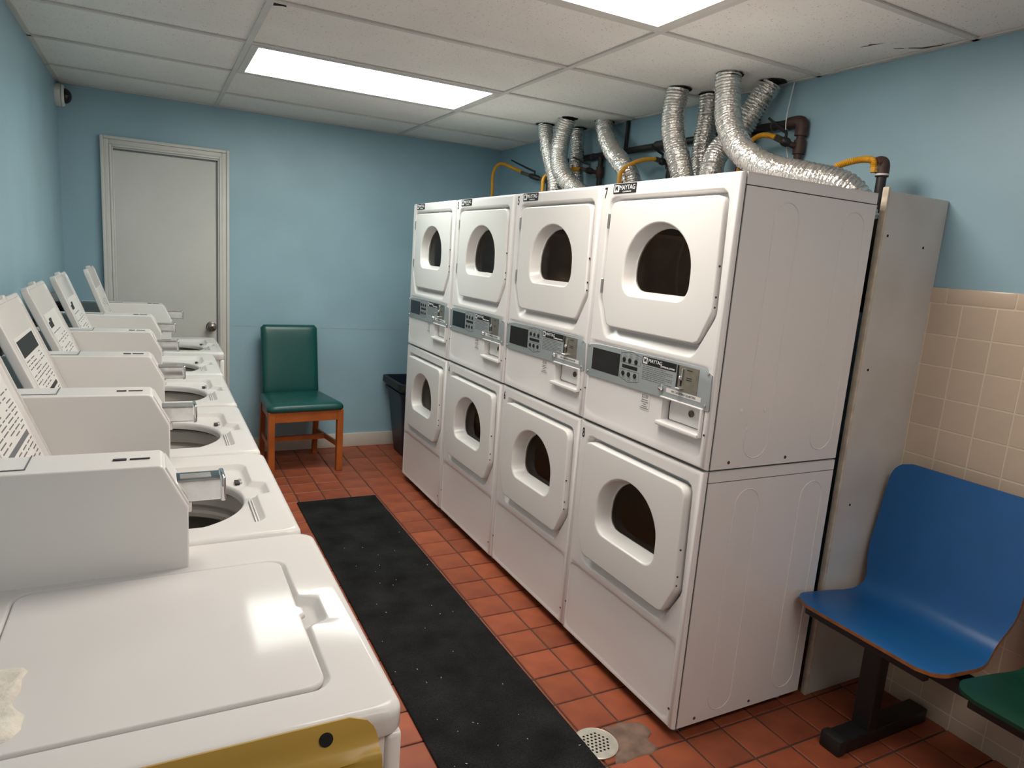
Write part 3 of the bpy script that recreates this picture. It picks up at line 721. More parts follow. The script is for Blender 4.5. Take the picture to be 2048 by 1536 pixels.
# ================================================================== washers
def make_washer(wd, lid_open):
    """front at x = 0, near side at y = 0; deck top at z = 0.88"""
    t = thing('washing_machine', '', 'washer')
    ZD = 0.88; xb = -0.700; r = 0.016
    # body
    b = B(); box(b, (xb+0.004, 0.006, 0.02), (-0.028, wd-0.006, 0.838)); bmesh.ops.delete(b, geom=[f for f in b.faces if all(v.co.z > 0.8 for v in f.verts)], context='FACES_ONLY'); finish(b, 'body', 'enamel', t, smooth=False)
    b = B(); box(b, (-0.0265, 0.005, 0.09), (-0.002, wd-0.005, 0.838), 0.008, 3); finish(b, 'front_panel', 'enamel', t)
    b = B(); box(b, (-0.06, 0.02, 0.02), (-0.03, wd-0.02, 0.09)); finish(b, 'toe_kick', 'hull_dark', t, smooth=False)
    for x in (-0.08, xb+0.06):
        for y in (0.06, wd-0.06):
            b = B(); lathe(b, [(0.0, 0.0), (0.022, 0.0), (0.022, 0.01), (0.01, 0.012), (0.01, 0.03), (0.0, 0.03)], 'z', (x, y, 0), 12); finish(b, 'foot', 'outlet_grey', t)
    # deck sheet: rolled rim, lid recess with finger notch, funnel to the opening
    c = (-0.30, 0.30)
    def outer(ins): return rpoly([(xb+ins, ins, 0.02), (-ins, ins, 0.03), (-ins, wd-ins, 0.03), (xb+ins, wd-ins, 0.02)])
    def recess(ins):
        x0, x1, y0, y1 = -0.520+ins, (-0.066 if lid_open else -0.083)-ins, 0.080+ins, 0.517-ins
        return rpoly([(x0, y0, 0.03), (x1, y0, 0.03), (x1, 0.255+ins, 0.01), (x1+0.032, 0.268+ins, 0.012), (x1+0.032, 0.345-ins, 0.012), (x1, 0.360-ins, 0.01), (x1, y1, 0.03), (x0, y1, 0.03)])
    hc = (-0.275, 0.290)
    def circ(rad): return [(hc[0]+rad*math.cos(2*PI*k/96), hc[1]+rad*math.sin(2*PI*k/96)) for k in range(96)]
    rec0 = recess(0.0)
    A = angles(c, 128, [rpoly([(xb, 0, 0.02), (0, 0, 0.03), (0, wd, 0.03), (xb, wd, 0.02)]), recess(0.0)])
    seq = [(outer(0.003), 0.838), (outer(0.0), 0.842), (outer(0.0), ZD-r)]
    for k in range(1, 5):
        a = PI/2*k/4; seq.append((outer(r*(1-math.cos(a))), ZD-r+r*math.sin(a)))
    seq += [(recess(-0.004), ZD), (recess(0.0), ZD-0.002), (recess(0.008), ZD-0.012), (recess(0.014), ZD-0.0142),
            (recess(0.018), ZD-0.0150), (circ(0.189), ZD-0.0175), (circ(0.184), ZD-0.020), (circ(0.180), ZD-0.027), (circ(0.180), ZD-0.040)]
    b = B(); loft(b, [[(x, y, z) for x, y in star(p, c, A)] for p, z in seq]); dk = finish(b, 'deck', 'enamel_top_dim', t, angle=60, wn=True)
    if lid_open:
        # hinge-side pockets pressed into the recess floor, latch strike
        b = B(); box(b, (-0.092, 0.385, ZD-0.0165), (-0.084, 0.412, ZD-0.008), 0.002, 1); finish(b, 'strike', 'steel', t)
        b = B(); box(b, (-0.102, 0.378, ZD-0.0160), (-0.091, 0.408, ZD-0.0100), 0.001, 1); finish(b, 'strike_slot', 'hull_dark', t)
        for xx in (-0.0835, -0.0775):
            b = B(); box(b, (xx-0.0016, 0.105, ZD-0.0155), (xx+0.0016, 0.250, ZD-0.0105), 0.0012, 2); finish(b, 'recess_rib', 'enamel_top_dim', t)
        # tub seen through the opening: splash ring on top, dark basket below
        b = B(); lathe(b, [(0.186, -0.045), (0.204, -0.052), (0.206, -0.058), (0.200, -0.092), (0.212, -0.096), (0.212, -0.103), (0.196, -0.106), (0.190, -0.112), (0.190, -0.122), (0.197, -0.128), (0.212, -0.131)], 'z', (hc[0], hc[1], ZD), 56)
        tb_ = finish(b, 'tub_ring', 'tub', t, angle=28)
        b = B(); lathe(b, [(0.214, -0.131), (0.222, -0.17), (0.228, -0.30), (0.230, -0.42), (0.20, -0.45), (0.0, -0.45)], 'z', (hc[0], hc[1], ZD), 56); finish(b, 'basket', 'basket', t, angle=28)
        b = B(); lathe(b, [(0.07, -0.45), (0.06, -0.40), (0.05, -0.2), (0.045, -0.16), (0.0, -0.155)], 'z', (hc[0], hc[1], ZD), 20)
        for k in range(3):
            a = 2*PI*k/3; box(b, (hc[0]+0.05*math.cos(a)-0.012, hc[1]+0.05*math.sin(a)-0.012, ZD-0.44), (hc[0]+0.05*math.cos(a)+0.012, hc[1]+0.05*math.sin(a)+0.012, ZD-0.28))
        finish(b, 'agitator', 'tub_ring', tb_)
    # lid, modelled shut and turned about its hinge
    hx, hz = -0.517, ZD+0.001
    def lidp(ins):
        x0, x1, y0, y1 = 0.0+ins, 0.427-ins, 0.084+ins, 0.513-ins
        return rpoly([(x0, y0, 0.028), (x1, y0, 0.028), (x1, 0.285+ins, 0.006), (x1+0.008, 0.292+ins, 0.004), (x1+0.008, 0.315-ins, 0.004), (x1, 0.322-ins, 0.006), (x1, y1, 0.028), (x0, y1, 0.028)])
    lc = (0.21, 0.30); A = angles(lc, 96, [lidp(0.0)])
    b = B()
    tk = 0.0115 if not lid_open else 0.024
    seq = [(lidp(0.014), -tk+0.004), (lidp(0.012), -tk), (lidp(0.003), -tk), (lidp(0.0), -tk+0.003), (lidp(0.0), -0.004), (lidp(0.0012), -0.0012), (lidp(0.004), 0.0)]
    lps = [[(x, y, z) for x, y in star(p, lc, A)] for p, z in seq]
    loft(b, lps, True, True, True)
    ld = finish(b, 'lid', 'enamel_top_dim', t, angle=60, wn=True, loc=(hx, 0, hz), rot=((0, -math.radians(111.0), 0) if lid_open else (0, math.radians(-0.2), 0)))
    # meter case at the back right corner with coin slide
    m0, m1 = wd-0.110, wd-0.003
    prof = [(-0.250, ZD), (-0.250, 1.000), (-0.290, 1.080), (-0.296, 1.084), (-0.700, 1.086), (-0.704, 1.080), (-0.704, ZD)]
    b = B(); e = 0.004
    cxp = (-0.48, 0.98)
    def sc(d): return [(x+(e if x < cxp[0] else -e)*d, z+(0 if z <= ZD else -e)*d) for x, z in prof]
    loft(b, [[(x, m0, z) for x, z in sc(1)], [(x, m0+e*0.3, z) for x, z in sc(0.3)], [(x, m0+e, z) for x, z in sc(0)], [(x, m1-e, z) for x, z in sc(0)], [(x, m1-e*0.3, z) for x, z in sc(0.3)], [(x, m1, z) for x, z in sc(1)]], True, True, True)
    mc = finish(b, 'meter_case', 'enamel_door', t, angle=50, wn=True)
    ym = (m0+m1)/2
    # slanted face plate on the case
    b = B()
    n = Vector((0.0894, 0, 0.0447)).normalized()
    P = lambda s, y, d: Vector((-0.250-0.040*s, y, 1.000+0.080*s))+n*d
    lo_, hi_ = 0.04, 0.96
    loft(b, [[P(lo_, m0+0.006, 0), P(lo_, m1-0.006, 0), P(hi_, m1-0.006, 0), P(hi_, m0+0.006, 0)], [P(lo_, m0+0.006, 0.003), P(lo_, m1-0.006, 0.003), P(hi_, m1-0.006, 0.003), P(hi_, m0+0.006, 0.003)]], True, False, True)
    finish(b, 'face_plate', 'enamel', mc, smooth=False)
    b = B(); box(b, (-0.285, ym-0.028, 1.000), (-0.188, ym+0.028, 1.043), 0.004, 3)
    cs = finish(b, 'coin_slide', 'chrome', mc, wn=True)
    b = B(); box(b, (-0.193, ym-0.031, 0.997), (-0.183, ym+0.031, 1.046), 0.004, 3); finish(b, 'slide_handle', 'chrome', mc)
    b = B()
    box(b, (-0.262, ym-0.013, 1.0425), (-0.208, ym+0.013, 1.0440), 0.0004, 1); finish(b, 'slide_plate', 'steel', mc)
    b = B(); box(b, (-0.262, ym-0.024, 0.978), (-0.243, ym+0.024, 0.998), 0.003, 2); finish(b, 'slide_guard', 'enamel', mc)
    # top of the case: hinge slit, scratch, seam of the service door
    b = B(); box(b, (-0.345, m0+0.045, 1.0850), (-0.312, m0+0.049, 1.0868)); box(b, (-0.372, m0+0.043, 1.0850), (-0.350, m0+0.052, 1.0867)); finish(b, 'slit', 'hull_dark', mc, smooth=False)
    b = B(); box(b, (-0.502, m0+0.022, 1.0855), (-0.500, m1-0.002, 1.0868)); box(b, (-0.700, m0+0.020, 1.0855), (-0.500, m0+0.022, 1.0869)); finish(b, 'seam', 'print_grey', mc, smooth=False)
    return t, ld
def lid_label(ld, kind):
    """instruction sticker on the underside of an open lid; lines only, the text is too small to read"""
    b = B(); z = -0.0205
    box(b, (0.055, 0.150, z-0.0008), (0.320, 0.445, z+0.001)); st = finish(b, 'instruction_sticker', 'sticker', ld, smooth=False)
    z2 = z-0.0008
    dark = B(); thin = B(); rr = random.Random(20+kind)
    def bar(bm, xa, xb_, ya, yb_): box(bm, (xa, ya, z2-0.0003), (xb_, yb_, z2+0.0002))
    if kind == 0:
        bar(dark, 0.262, 0.310, 0.165, 0.430)
    if kind in (0, 1): bar(dark, 0.138, 0.150, 0.165, 0.420)
    if kind == 2: bar(dark, 0.29, 0.30, 0.2, 0.26); bar(dark, 0.268, 0.29, 0.165, 0.25)
    x = 0.250
    while x > 0.062:
        if 0.130 < x < 0.156: x -= 0.011; continue
        y = 0.165
        while y < 0.42:
            L = rr.uniform(0.015, 0.06)
            if rr.random() < (0.8 if kind < 2 else 0.45): bar(thin, x-0.0018, x+0.0012, y, min(y+L, 0.43))
            y += L+rr.uniform(0.006, 0.02)
        x -= 0.011
    if kind != 1: finish(dark, 'sticker_block', 'print_black', st, smooth=False)
    else: finish(dark, 'sticker_block', 'print_grey', st, smooth=False)
    finish(thin, 'sticker_lines', 'print_grey', st, kind='stuff', smooth=False)
WX = -1.155
w1, l1 = make_washer(0.646, False); w1.location = (WX, -0.667, 0)
w1['label'] = 'white coin washer with its lid shut, nearest the camera'; w1['category'] = 'washer'; w1['group'] = 'coin washers along the left wall'
wo, lo_ = make_washer(0.622, True)
others = [wo]+[copy_tree(wo) for _ in range(4)]
POS = [(WX-0.018, -0.017), (WX-0.022, 0.610), (WX-0.022, 1.252), (WX-0.018, 1.884), (WX+0.040, 2.526)]
WLAB = ['white coin washer with open lid, second from the camera beside the shut one', 'white coin washer with open lid, third from the camera, dark header on its lid sticker',
        'white coin washer with open lid, fourth from the camera along the wall', 'white coin washer with open lid, fifth from the camera along the wall', 'white coin washer with open lid, farthest, in front of the grey door']
for k, o in enumerate(others):
    o.location = (*POS[k], 0); o['label'] = WLAB[k]; o['category'] = 'washer'; o['group'] = 'coin washers along the left wall'
    for ch in o.children:
        if ch.name.split('.')[0] == 'lid':
            ch.rotation_euler = (0, -math.radians((110.5, 111.5, 112.5, 111.0, 109.0)[k]), 0); lid_label(ch, (1, 0, 2, 2, 3)[k])

# dried detergent crust on the shut lid
b = B(); out = [(-1.700, -0.380), (-1.655, -0.386), (-1.630, -0.389), (-1.622, -0.405), (-1.626, -0.425), (-1.624, -0.452), (-1.632, -0.475), (-1.622, -0.495), (-1.612, -0.518), (-1.612, -0.540), (-1.622, -0.557), (-1.65, -0.566), (-1.70, -0.56), (-1.73, -0.50), (-1.73, -0.43)]
rr = random.Random(9); ctr = Vector((-1.668, -0.475)); rings = []
for f, z in ((1.0, 0.0), (0.95, 0.004), (0.8, 0.007), (0.6, 0.006), (0.35, 0.008), (0.12, 0.006)):
    rings.append([(ctr.x+(x-ctr.x)*f+rr.uniform(-0.003, 0.003)*(f < 1), ctr.y+(y-ctr.y)*f+rr.uniform(-0.004, 0.004)*(f < 1), 0.8805+z+rr.uniform(-0.0015, 0.002)*(f < 1)) for x, y in out])
loft(b, rings, True, False, True)
tag(finish(b, 'detergent_crust', 'detergent', angle=60), 'crusted white detergent dried on the shut washer lid', 'detergent')

# hoses and outlet behind the washers
def hose_thing(name, pts, r, m, label, cat, group=None):
    b = B(); tube(b, spline(pts, 8), r, 10); return tag(finish(b, name, m, angle=60), label, cat, group)
for k, (yy, lab) in enumerate(((2.70, 'black water hose on the wall behind the farthest washers'), (1.29, 'black water hose on the wall behind the third washer'), (2.02, 'black water hose on the wall behind the fourth washer'))):
    hose_thing('water_hose', [(-1.895, yy-0.05, 0.30), (-1.895, yy-0.05, 0.85), (-1.905, yy-0.03, 1.02), (-1.895, yy+0.02, 1.10), (-1.88, yy+0.07, 1.06), (-1.89, yy+0.09, 0.95), (-1.895, yy+0.09, 0.30)], 0.013, 'rubber_black', lab, 'hose', 'hoses behind the washers')
for yy, lab in ((2.84, 'grey outlet box low on the left wall behind far washers'), (2.28, 'grey outlet box on the left wall beside the fifth lid')):
    t = thing('outlet_box', lab, 'outlet', (XL, yy, 1.09), group='outlet boxes on the left wall')
    b = B(); box(b, (0.0, -0.036, -0.058), (0.04, 0.036, 0.058), 0.004, 2); finish(b, 'box', 'outlet_grey', t)
    for z in (-0.02, 0.02):
        b = B(); lathe(b, [(0.015, 0.0), (0.015, 0.004), (0.0, 0.004)], 'x', (0.04, 0, z), 16); finish(b, 'socket', 'print_black', t)

# security camera in the corner
t = thing('security_camera', 'white dome security camera high in the left back corner', 'camera', (XL, 3.475, 2.232))
b = B(); lathe(b, [(0.0, 0.0), (0.058, 0.0), (0.060, 0.006), (0.060, 0.036), (0.056, 0.044), (0.046, 0.046), (0.0, 0.046)], 'x', (0, 0, 0), 32); finish(b, 'base', 'cam_white', t)
b = B(); lathe(b, [(0.043, 0.045)]+[(0.043*math.cos(a), 0.046+0.036*math.sin(a)) for a in [PI/2*k/8 for k in range(9)]], 'x', (0, 0, 0), 28); dm = finish(b, 'dome', 'dome_black', t)
b = B(); lathe(b, [(0.061, 0.030), (0.062, 0.031), (0.062, 0.033), (0.061, 0.034)], 'x', (0, 0, 0), 32); finish(b, 'base_ring', 'outlet_grey', t)

# ================================================================== ducts, pipes, gas hoses
def make_duct(pts, label, r=0.049):
    sp = resample(spline(pts, 14), 0.0026); b = B(); rr = random.Random(len(label)); rad = []; L = 0.0; pit = 0.0135
    off = []
    for i, p in enumerate(sp):
        ph = (i*0.0026/pit) % 1.0
        rad.append(r+0.0065*(math.sin(PI*ph)**0.7)-0.0035+0.0012*math.sin(i*0.113)+rr.uniform(-0.0007, 0.0007))
    seg = 26; loops = []; s, u = frame_at(sp[1]-sp[0]); nz = [[rr.uniform(-0.0012, 0.0012) for _ in range(seg)] for _ in range(6)]
    for i, p in enumerate(sp):
        d = (sp[min(i+1, len(sp)-1)]-sp[max(i-1, 0)]).normalized(); s = (s-d*s.dot(d)).normalized(); u = s.cross(d)
        row = nz[(i//3) % 6]
        loops.append([p+(s*math.cos(2*PI*k/seg)+u*math.sin(2*PI*k/seg))*(rad[i]+row[k]) for k in range(seg)])
    loft(b, loops)
    o = finish(b, 'dryer_duct', 'duct_foil', angle=50)
    tag(o, label, 'duct', 'foil exhaust ducts above the dryers')
    c = Vector(pts[0]); b = B(); n = 26; hole = [(c.x+(0.058+rr.uniform(-0.004, 0.006))*math.cos(2*PI*k/n)+0.004, c.y+(0.058+rr.uniform(-0.004, 0.006))*math.sin(2*PI*k/n)-0.004, HC-0.0012) for k in range(n)]
    b.faces.new([b.verts.new(p) for p in hole]); finish(b, 'duct_hole_disc', 'void', ceiling, smooth=False)  # flat black disc paints the shade in the gap round the duct
    return o
T = HC-0.001
make_duct([(0.69, 0.850, T), (0.685, 0.830, 2.21), (0.665, 0.780, 2.10), (0.64, 0.665, 1.985), (0.615, 0.50, 1.905), (0.61, 0.33, 1.862), (0.635, 0.215, 1.835), (0.672, 0.150, 1.790), (0.695, 0.120, 1.70)], 'long foil duct lying along the back of the dryer numbered 7', 0.051)
make_duct([(0.90, 0.815, T), (0.865, 0.86, 2.205), (0.825, 0.905, 2.10), (0.765, 0.93, 2.03), (0.72, 0.915, 1.95), (0.70, 0.885, 1.83), (0.69, 0.87, 1.70)], 'foil duct slanting from the ceiling at the far right, behind the long one')
make_duct([(0.872, 1.150, T), (0.868, 1.145, 2.18), (0.85, 1.135, 2.064), (0.835, 1.105, 1.945), (0.82, 1.08, 1.80)], 'thin looking foil duct half hidden behind the long one', 0.046)
make_duct([(0.70, 1.178, T), (0.69, 1.178, 2.20), (0.68, 1.140, 2.085), (0.67, 1.068, 1.967), (0.672, 1.025, 1.86), (0.68, 1.01, 1.72)], 'upright foil duct between the yellow hose and the long duct', 0.050)
make_duct([(0.89, 2.045, T), (0.862, 1.96, 2.215), (0.81, 1.80, 2.111), (0.76, 1.615, 2.011), (0.735, 1.50, 1.91), (0.73, 1.46, 1.75)], 'foil duct slanting down to the right beside a black pipe')
make_duct([(0.69, 2.128, T), (0.68, 2.150, 2.225), (0.66, 2.140, 2.11), (0.66, 2.085, 2.005), (0.68, 1.99, 1.925), (0.70, 1.88, 1.865), (0.71, 1.80, 1.78)], 'bent foil duct above the dryer numbered 5', 0.050)
make_duct([(0.885, 2.335, T), (0.878, 2.295, 2.187), (0.87, 2.278, 2.077), (0.86, 2.240, 1.984), (0.85, 2.22, 1.80)], 'foil duct by the wall behind the bent duct', 0.041)
make_duct([(0.69, 2.392, T), (0.69, 2.352, 2.222), (0.68, 2.285, 2.126), (0.67, 2.200, 2.017), (0.67, 2.165, 1.93), (0.68, 2.17, 1.78)], 'leftmost foil duct, farthest along the dryers', 0.043)

gp = thing('gas_pipe', 'black iron gas pipe running along the right wall above the dryers', 'pipe', (0, 0, 0))
def tpart(nm, pts, r, m, parent, seg=14, ang=40):
    b = B(); tube(b, pts, r, seg); return finish(b, nm, m, parent, angle=ang)
tpart('main_run', [(0.944, 0.66, 2.142), (0.944, 2.74, 2.142)], 0.018, 'pipe_black', gp)
tpart('elbow', spline([(0.944, 0.72, 2.142), (0.944, 0.672, 2.142), (0.944, 0.655, 2.128), (0.944, 0.655, 2.085)], 5), 0.026, 'pipe_rust', gp)
tpart('riser', [(0.944, 0.655, 2.10), (0.944, 0.655, 1.60)], 0.017, 'pipe_rust', gp)
tpart('tee', [(0.944, 0.655, 2.068), (0.944, 0.655, 2.012)], 0.024, 'pipe_rust', gp)
tpart('coupling', [(0.944, 1.52, 2.142), (0.944, 1.60, 2.142)], 0.026, 'pipe_black', gp)
tpart('tee', [(0.944, 1.44, 2.142), (0.944, 1.51, 2.142)], 0.027, 'pipe_black', gp)
for y, rz in ((1.475, 1.55), (2.12, 1.6), (2.73, 1.6)):
    tpart('riser', [(0.944, y, 2.142), (0.944, y, rz)], 0.016, 'pipe_black', gp)
    tpart('tee', [(0.944, y, 2.075), (0.944, y, 2.015)], 0.023, 'pipe_rust' if y == 2.12 else 'pipe_black', gp)
for y in (1.90, 2.39, 0.93):
    tpart('wall_strut', [(0.958, y, HC-0.005), (0.958, y, 1.45)], 0.011, 'pipe_black', gp, 8)
for y in (0.62, 2.05): tpart('clip', [(0.944, 2.2 if y > 2 else 0.80, 2.142), (0.944, 2.21 if y > 2 else 0.81, 2.142)], 0.021, 'fitting', gp)

def gas_hose(label, hose, valve, hr=0.0105, handle=True):
    t = thing('gas_hose', label, 'hose', (0, 0, 0), group='yellow gas hoses behind the dryers')
    sp = resample(spline(hose, 10), 0.002); b = B()
    tube(b, sp, [hr+0.0012*math.sin(i*0.002/0.006*2*PI) for i in range(len(sp))], 14); finish(b, 'hose', 'hose_yellow', t, angle=60)
    v = [Vector(p) for p in valve]; d = (v[-1]-v[0])
    p = lambda f: v[0]+d*f
    tpart('hose_nut', [p(-0.05), p(0.30)], 0.014, 'fitting', t, 6)
    tpart('valve_body', [p(0.28), p(0.36), p(0.5), p(0.64), p(0.72)], [0.012, 0.018, 0.019, 0.018, 0.012], 'pipe_black', t)
    tpart('nipple', [p(0.7), p(1.0)], 0.012, 'pipe_rust', t)
    if handle:
        up = Vector((0, 0, 1)); m_ = p(0.5)
        tpart('valve_handle', [m_+up*0.016, m_+up*0.036, m_+up*0.042-d*0.35, m_+up*0.060-d*1.0], [0.006, 0.007, 0.007, 0.005], 'metal_black', t, 8)
    return t
gas_hose('yellow gas hose with brown riser behind the long duct', [(0.74, 0.80, 1.74), (0.76, 0.80, 1.90), (0.785, 0.795, 2.02), (0.82, 0.787, 2.072), (0.84, 0.752, 2.085), (0.855, 0.705, 2.073)], [(0.855, 0.703, 2.072), (0.925, 0.662, 2.042)])
gas_hose('yellow gas hose beside the upright duct, above the dryer numbered 7', [(0.64, 1.46, 1.70), (0.645, 1.485, 1.85), (0.655, 1.505, 1.93), (0.68, 1.527, 1.975), (0.74, 1.536, 2.017), (0.80, 1.522, 2.046), (0.86, 1.488, 2.056)], [(0.86, 1.487, 2.054), (0.93, 1.476, 2.040)])
gas_hose('yellow gas hose passing behind the bent duct', [(0.645, 2.27, 1.70), (0.65, 2.285, 1.86), (0.66, 2.30, 1.93), (0.68, 2.33, 1.995), (0.73, 2.325, 2.032), (0.785, 2.275, 2.047), (0.825, 2.225, 2.055), (0.85, 2.190, 2.057)], [(0.85, 2.188, 2.057), (0.934, 2.123, 2.042)])
gas_hose('leftmost yellow gas hose arching over the far end of the dryers', [(0.69, 3.06, 1.60), (0.695, 3.08, 1.80), (0.70, 3.10, 1.95), (0.72, 3.141, 2.09), (0.755, 3.105, 2.152), (0.80, 2.97, 2.113), (0.83, 2.905, 2.087)], [(0.83, 2.903, 2.083), (0.932, 2.735, 2.030)])
# the short stub by the near end: black pipe, rusty elbow, yellow connector
sp_ = thing('gas_stub', 'black gas stub pipe with rusty elbow beside the white board', 'pipe', (0, 0, 0))
tpart('stub_pipe', [(0.80, 0.150, 1.40), (0.80, 0.152, 1.885)], 0.0165, 'pipe_black', sp_)
tpart('stub_elbow', spline([(0.80, 0.152, 1.87), (0.80, 0.153, 1.905), (0.797, 0.158, 1.918), (0.785, 0.166, 1.915)], 5), 0.022, 'pipe_rust', sp_)
tpart('stub_band', [(0.80, 0.152, 1.874), (0.80, 0.152, 1.880)], 0.0225, 'casing_paint', sp_)
hs = thing('gas_hose', 'corrugated yellow gas hose joining the rusty elbow to dryer 7', 'hose', (0, 0, 0), group='yellow gas hoses behind the dryers')
spn = resample(spline([(0.785, 0.170, 1.893), (0.781, 0.174, 1.903), (0.780, 0.178, 1.921), (0.777, 0.192, 1.929), (0.77, 0.225, 1.930), (0.74, 0.262, 1.917), (0.712, 0.285, 1.895), (0.695, 0.30, 1.85), (0.69, 0.31, 1.75)], 10), 0.002)
b = B(); tube(b, spn, [0.0115+0.0012*math.sin(i*0.002/0.006*2*PI) for i in range(len(spn))], 14); finish(b, 'hose', 'hose_yellow', hs, angle=60)
tpart('hose_nut', [(0.783, 0.170, 1.884), (0.783, 0.170, 1.902)], 0.0155, 'hose_yellow', hs, 6)
tpart('hose_collar', [(0.792, 0.160, 1.90), (0.783, 0.170, 1.893)], 0.014, 'fitting', hs, 10)
hose_thing('hanging_wire', [(0.950, 0.732, 2.31), (0.925, 0.722, 2.21), (0.913, 0.714, 2.14), (0.920, 0.707, 2.07), (0.945, 0.697, 1.95), (0.960, 0.69, 1.75)], 0.0022, 'cam_white', 'thin pale wire hanging down the right wall by the pipe', 'wire')
hose_thing('conduit', [(0.955, 1.00, 2.09), (0.952, 1.00, 2.0), (0.950, 1.01, 1.85), (0.950, 1.01, 1.6)], 0.007, 'pipe_black', 'thin black conduit dropping from the gas pipe by the foil ducts', 'conduit')

# ================================================================== floor things
b = B(); box(b, (-0.735, -1.05, 0.001), (-0.268, 2.448, 0.010), 0.003, 1)
m_ = tag(finish(b, 'floor_mat', 'mat_carpet'), 'long black carpet runner mat down the aisle', 'mat')
rr = random.Random(31)
b = B()
for _ in range(40):
    x, y = rr.uniform(-0.71, -0.29), rr.uniform(-0.1, 1.9); a = rr.uniform(0, PI); L = rr.uniform(0.001, 0.0035); wv = rr.uniform(0.0006, 0.0012); ca, sa = math.cos(a), math.sin(a)
    z = 0.0102
    q = [(-L, -wv), (L, -wv), (L, wv), (-L, wv)]
    loft(b, [[(x+p*ca-s*sa, y+p*sa+s*ca, z) for p, s in q], [(x+p*ca-s*sa, y+p*sa+s*ca, z+0.0008) for p, s in q]], True, False, True)
ln = finish(b, 'lint_specks', 'tub_ring', m_, kind='stuff', smooth=False, weld=False)

# floor drain and mortar patch
t = thing('floor_drain', 'round metal floor drain with holes beside the mat', 'drain', (DRAIN[0], DRAIN[1], 0.001))
b = B(); loops = []; ed = []
def ring_edges(bm, c, r, n, z):
    vs_ = [bm.verts.new((c[0]+r*math.cos(2*PI*k/n), c[1]+r*math.sin(2*PI*k/n), z)) for k in range(n)]
    return [bm.edges.new((vs_[k], vs_[(k+1) % n])) for k in range(n)]
ed += ring_edges(b, (0, 0), 0.068, 40, 0.004); holes = []
for i in range(-5, 6):
    for j in range(-5, 6):
        x = (i+0.5*(j % 2))*0.0145; y = j*0.0126
        if math.hypot(x, y) < 0.050: holes.append((x, y))
for hh in holes: ed += ring_edges(b, hh, 0.0043, 8, 0.004)
bmesh.ops.triangle_fill(b, use_beauty=True, edges=ed)
finish(b, 'grate', 'drain_metal', t, smooth=False)
b = B(); lathe(b, [(0.072, 0.0), (0.072, 0.003), (0.0685, 0.0045), (0.0675, 0.004), (0.066, 0.002)], 'z', (0, 0, 0), 40); finish(b, 'rim', 'drain_metal', t)
b = B(); lathe(b, [(0.066, 0.0012), (0.0, 0.0012)], 'z', (0, 0, 0), 40); finish(b, 'sump', 'void', t)
b = B(); out = [(-0.168, 0.140), (-0.135, 0.128), (-0.10, 0.140), (-0.06, 0.125), (-0.033, 0.112), (-0.022, 0.085), (-0.028, 0.055), (-0.058, 0.040), (-0.062, 0.020), (-0.052, -0.005), (-0.085, -0.022), (-0.14, -0.020), (-0.20, -0.028), (-0.225, -0.015), (-0.205, 0.012), (-0.180, 0.030), (-0.163, 0.06), (-0.160, 0.10)]
ctr = Vector((-0.11, 0.055)); rings = []; rr = random.Random(2)
for f, z in ((1.0, -0.004), (0.97, 0.0012), (0.8, 0.0030), (0.6, 0.0022), (0.4, 0.0035), (0.15, 0.003)):
    rings.append([(ctr.x+(x-ctr.x)*f+rr.uniform(-0.003, 0.003), ctr.y+(y-ctr.y)*f+rr.uniform(-0.003, 0.003), z+rr.uniform(-0.0006, 0.0008)) for x, y in out])
loft(b, rings, True, False, True); finish(b, 'mortar_patch', 'mortar', floor, angle=60)

# green vinyl chair by the back wall
ch = thing('side_chair', 'green vinyl side chair with orange wooden legs against the back wall', 'chair', (-0.362, 3.010, 0), math.radians(4.5))
# local: x from -0.465 (left) to 0 (right front leg), y from 0 (front) to 0.45 (back)
cw = 0.455
def cushion(x0, x1, y0, y1, z0, z1, puff, r=0.03, n=14):
    bm = B(); c = ((x0+x1)/2, (y0+y1)/2)
    P0 = rrect(x0, x1, y0, y1, r); A = angles(c, 64, [])
    base = star(P0, c, A); rows = []
    hgt = z1-z0
    for f, zz in ((0.96, 0.0), (1.0, 0.12), (1.005, 0.45), (0.995, 0.7), (0.97, 0.88), (0.92, 0.97), (0.8, 1.02), (0.6, 1.05), (0.35, 1.07), (0.1, 1.075)):
        rows.append([(c[0]+(x-c[0])*f, c[1]+(y-c[1])*f, z0+hgt*min(zz, 1.0)+puff*max(0, zz-0.9)/0.175) for x, y in base])
    loft(bm, rows, True, True, True); return bm
bs = cushion(-cw-0.018, 0.022, -0.035, 0.415, 0.425, 0.470, 0.014)
for v in bs.verts: v.co.x = -0.2255+(v.co.x+0.2255)*(1-0.17*(v.co.y+0.035)/0.45)
finish(bs, 'seat', 'vinyl_green', ch, angle=60)
bb = cushion(-0.215, 0.215, -0.235, 0.235, 0.0, 0.045, 0.010, 0.02)
# back cushion: stood up and leaned back
M = Matrix.Translation((-cw/2+0.004, 0.445, 0.690)) @ Matrix.Rotation(math.radians(-9), 4, 'X') @ Matrix.Rotation(math.radians(90), 4, 'X') @ Matrix.Diagonal((0.885, 1.03, 1, 1))
bmesh.ops.transform(bb, matrix=M, verts=bb.verts); finish(bb, 'backrest', 'vinyl_green', ch, angle=60)
def leg(nm, x, y, ztop, s=0.040, lean=0.0):
    b = B(); box(b, (x-s/2, y-s/2, 0), (x+s/2, y+s/2, ztop), 0.002, 1)
    if lean:
        for v in b.verts: v.co.y += lean*(v.co.z/ztop-1)*-1
    return finish(b, nm, 'wood_orange', ch)
leg('leg', -cw+0.010, -0.005, 0.428); leg('leg', 0.0, -0.005, 0.428)
leg('leg', -cw+0.045, 0.385, 0.45, 0.034, 0.05); leg('leg', -0.04, 0.385, 0.45, 0.034, 0.05)
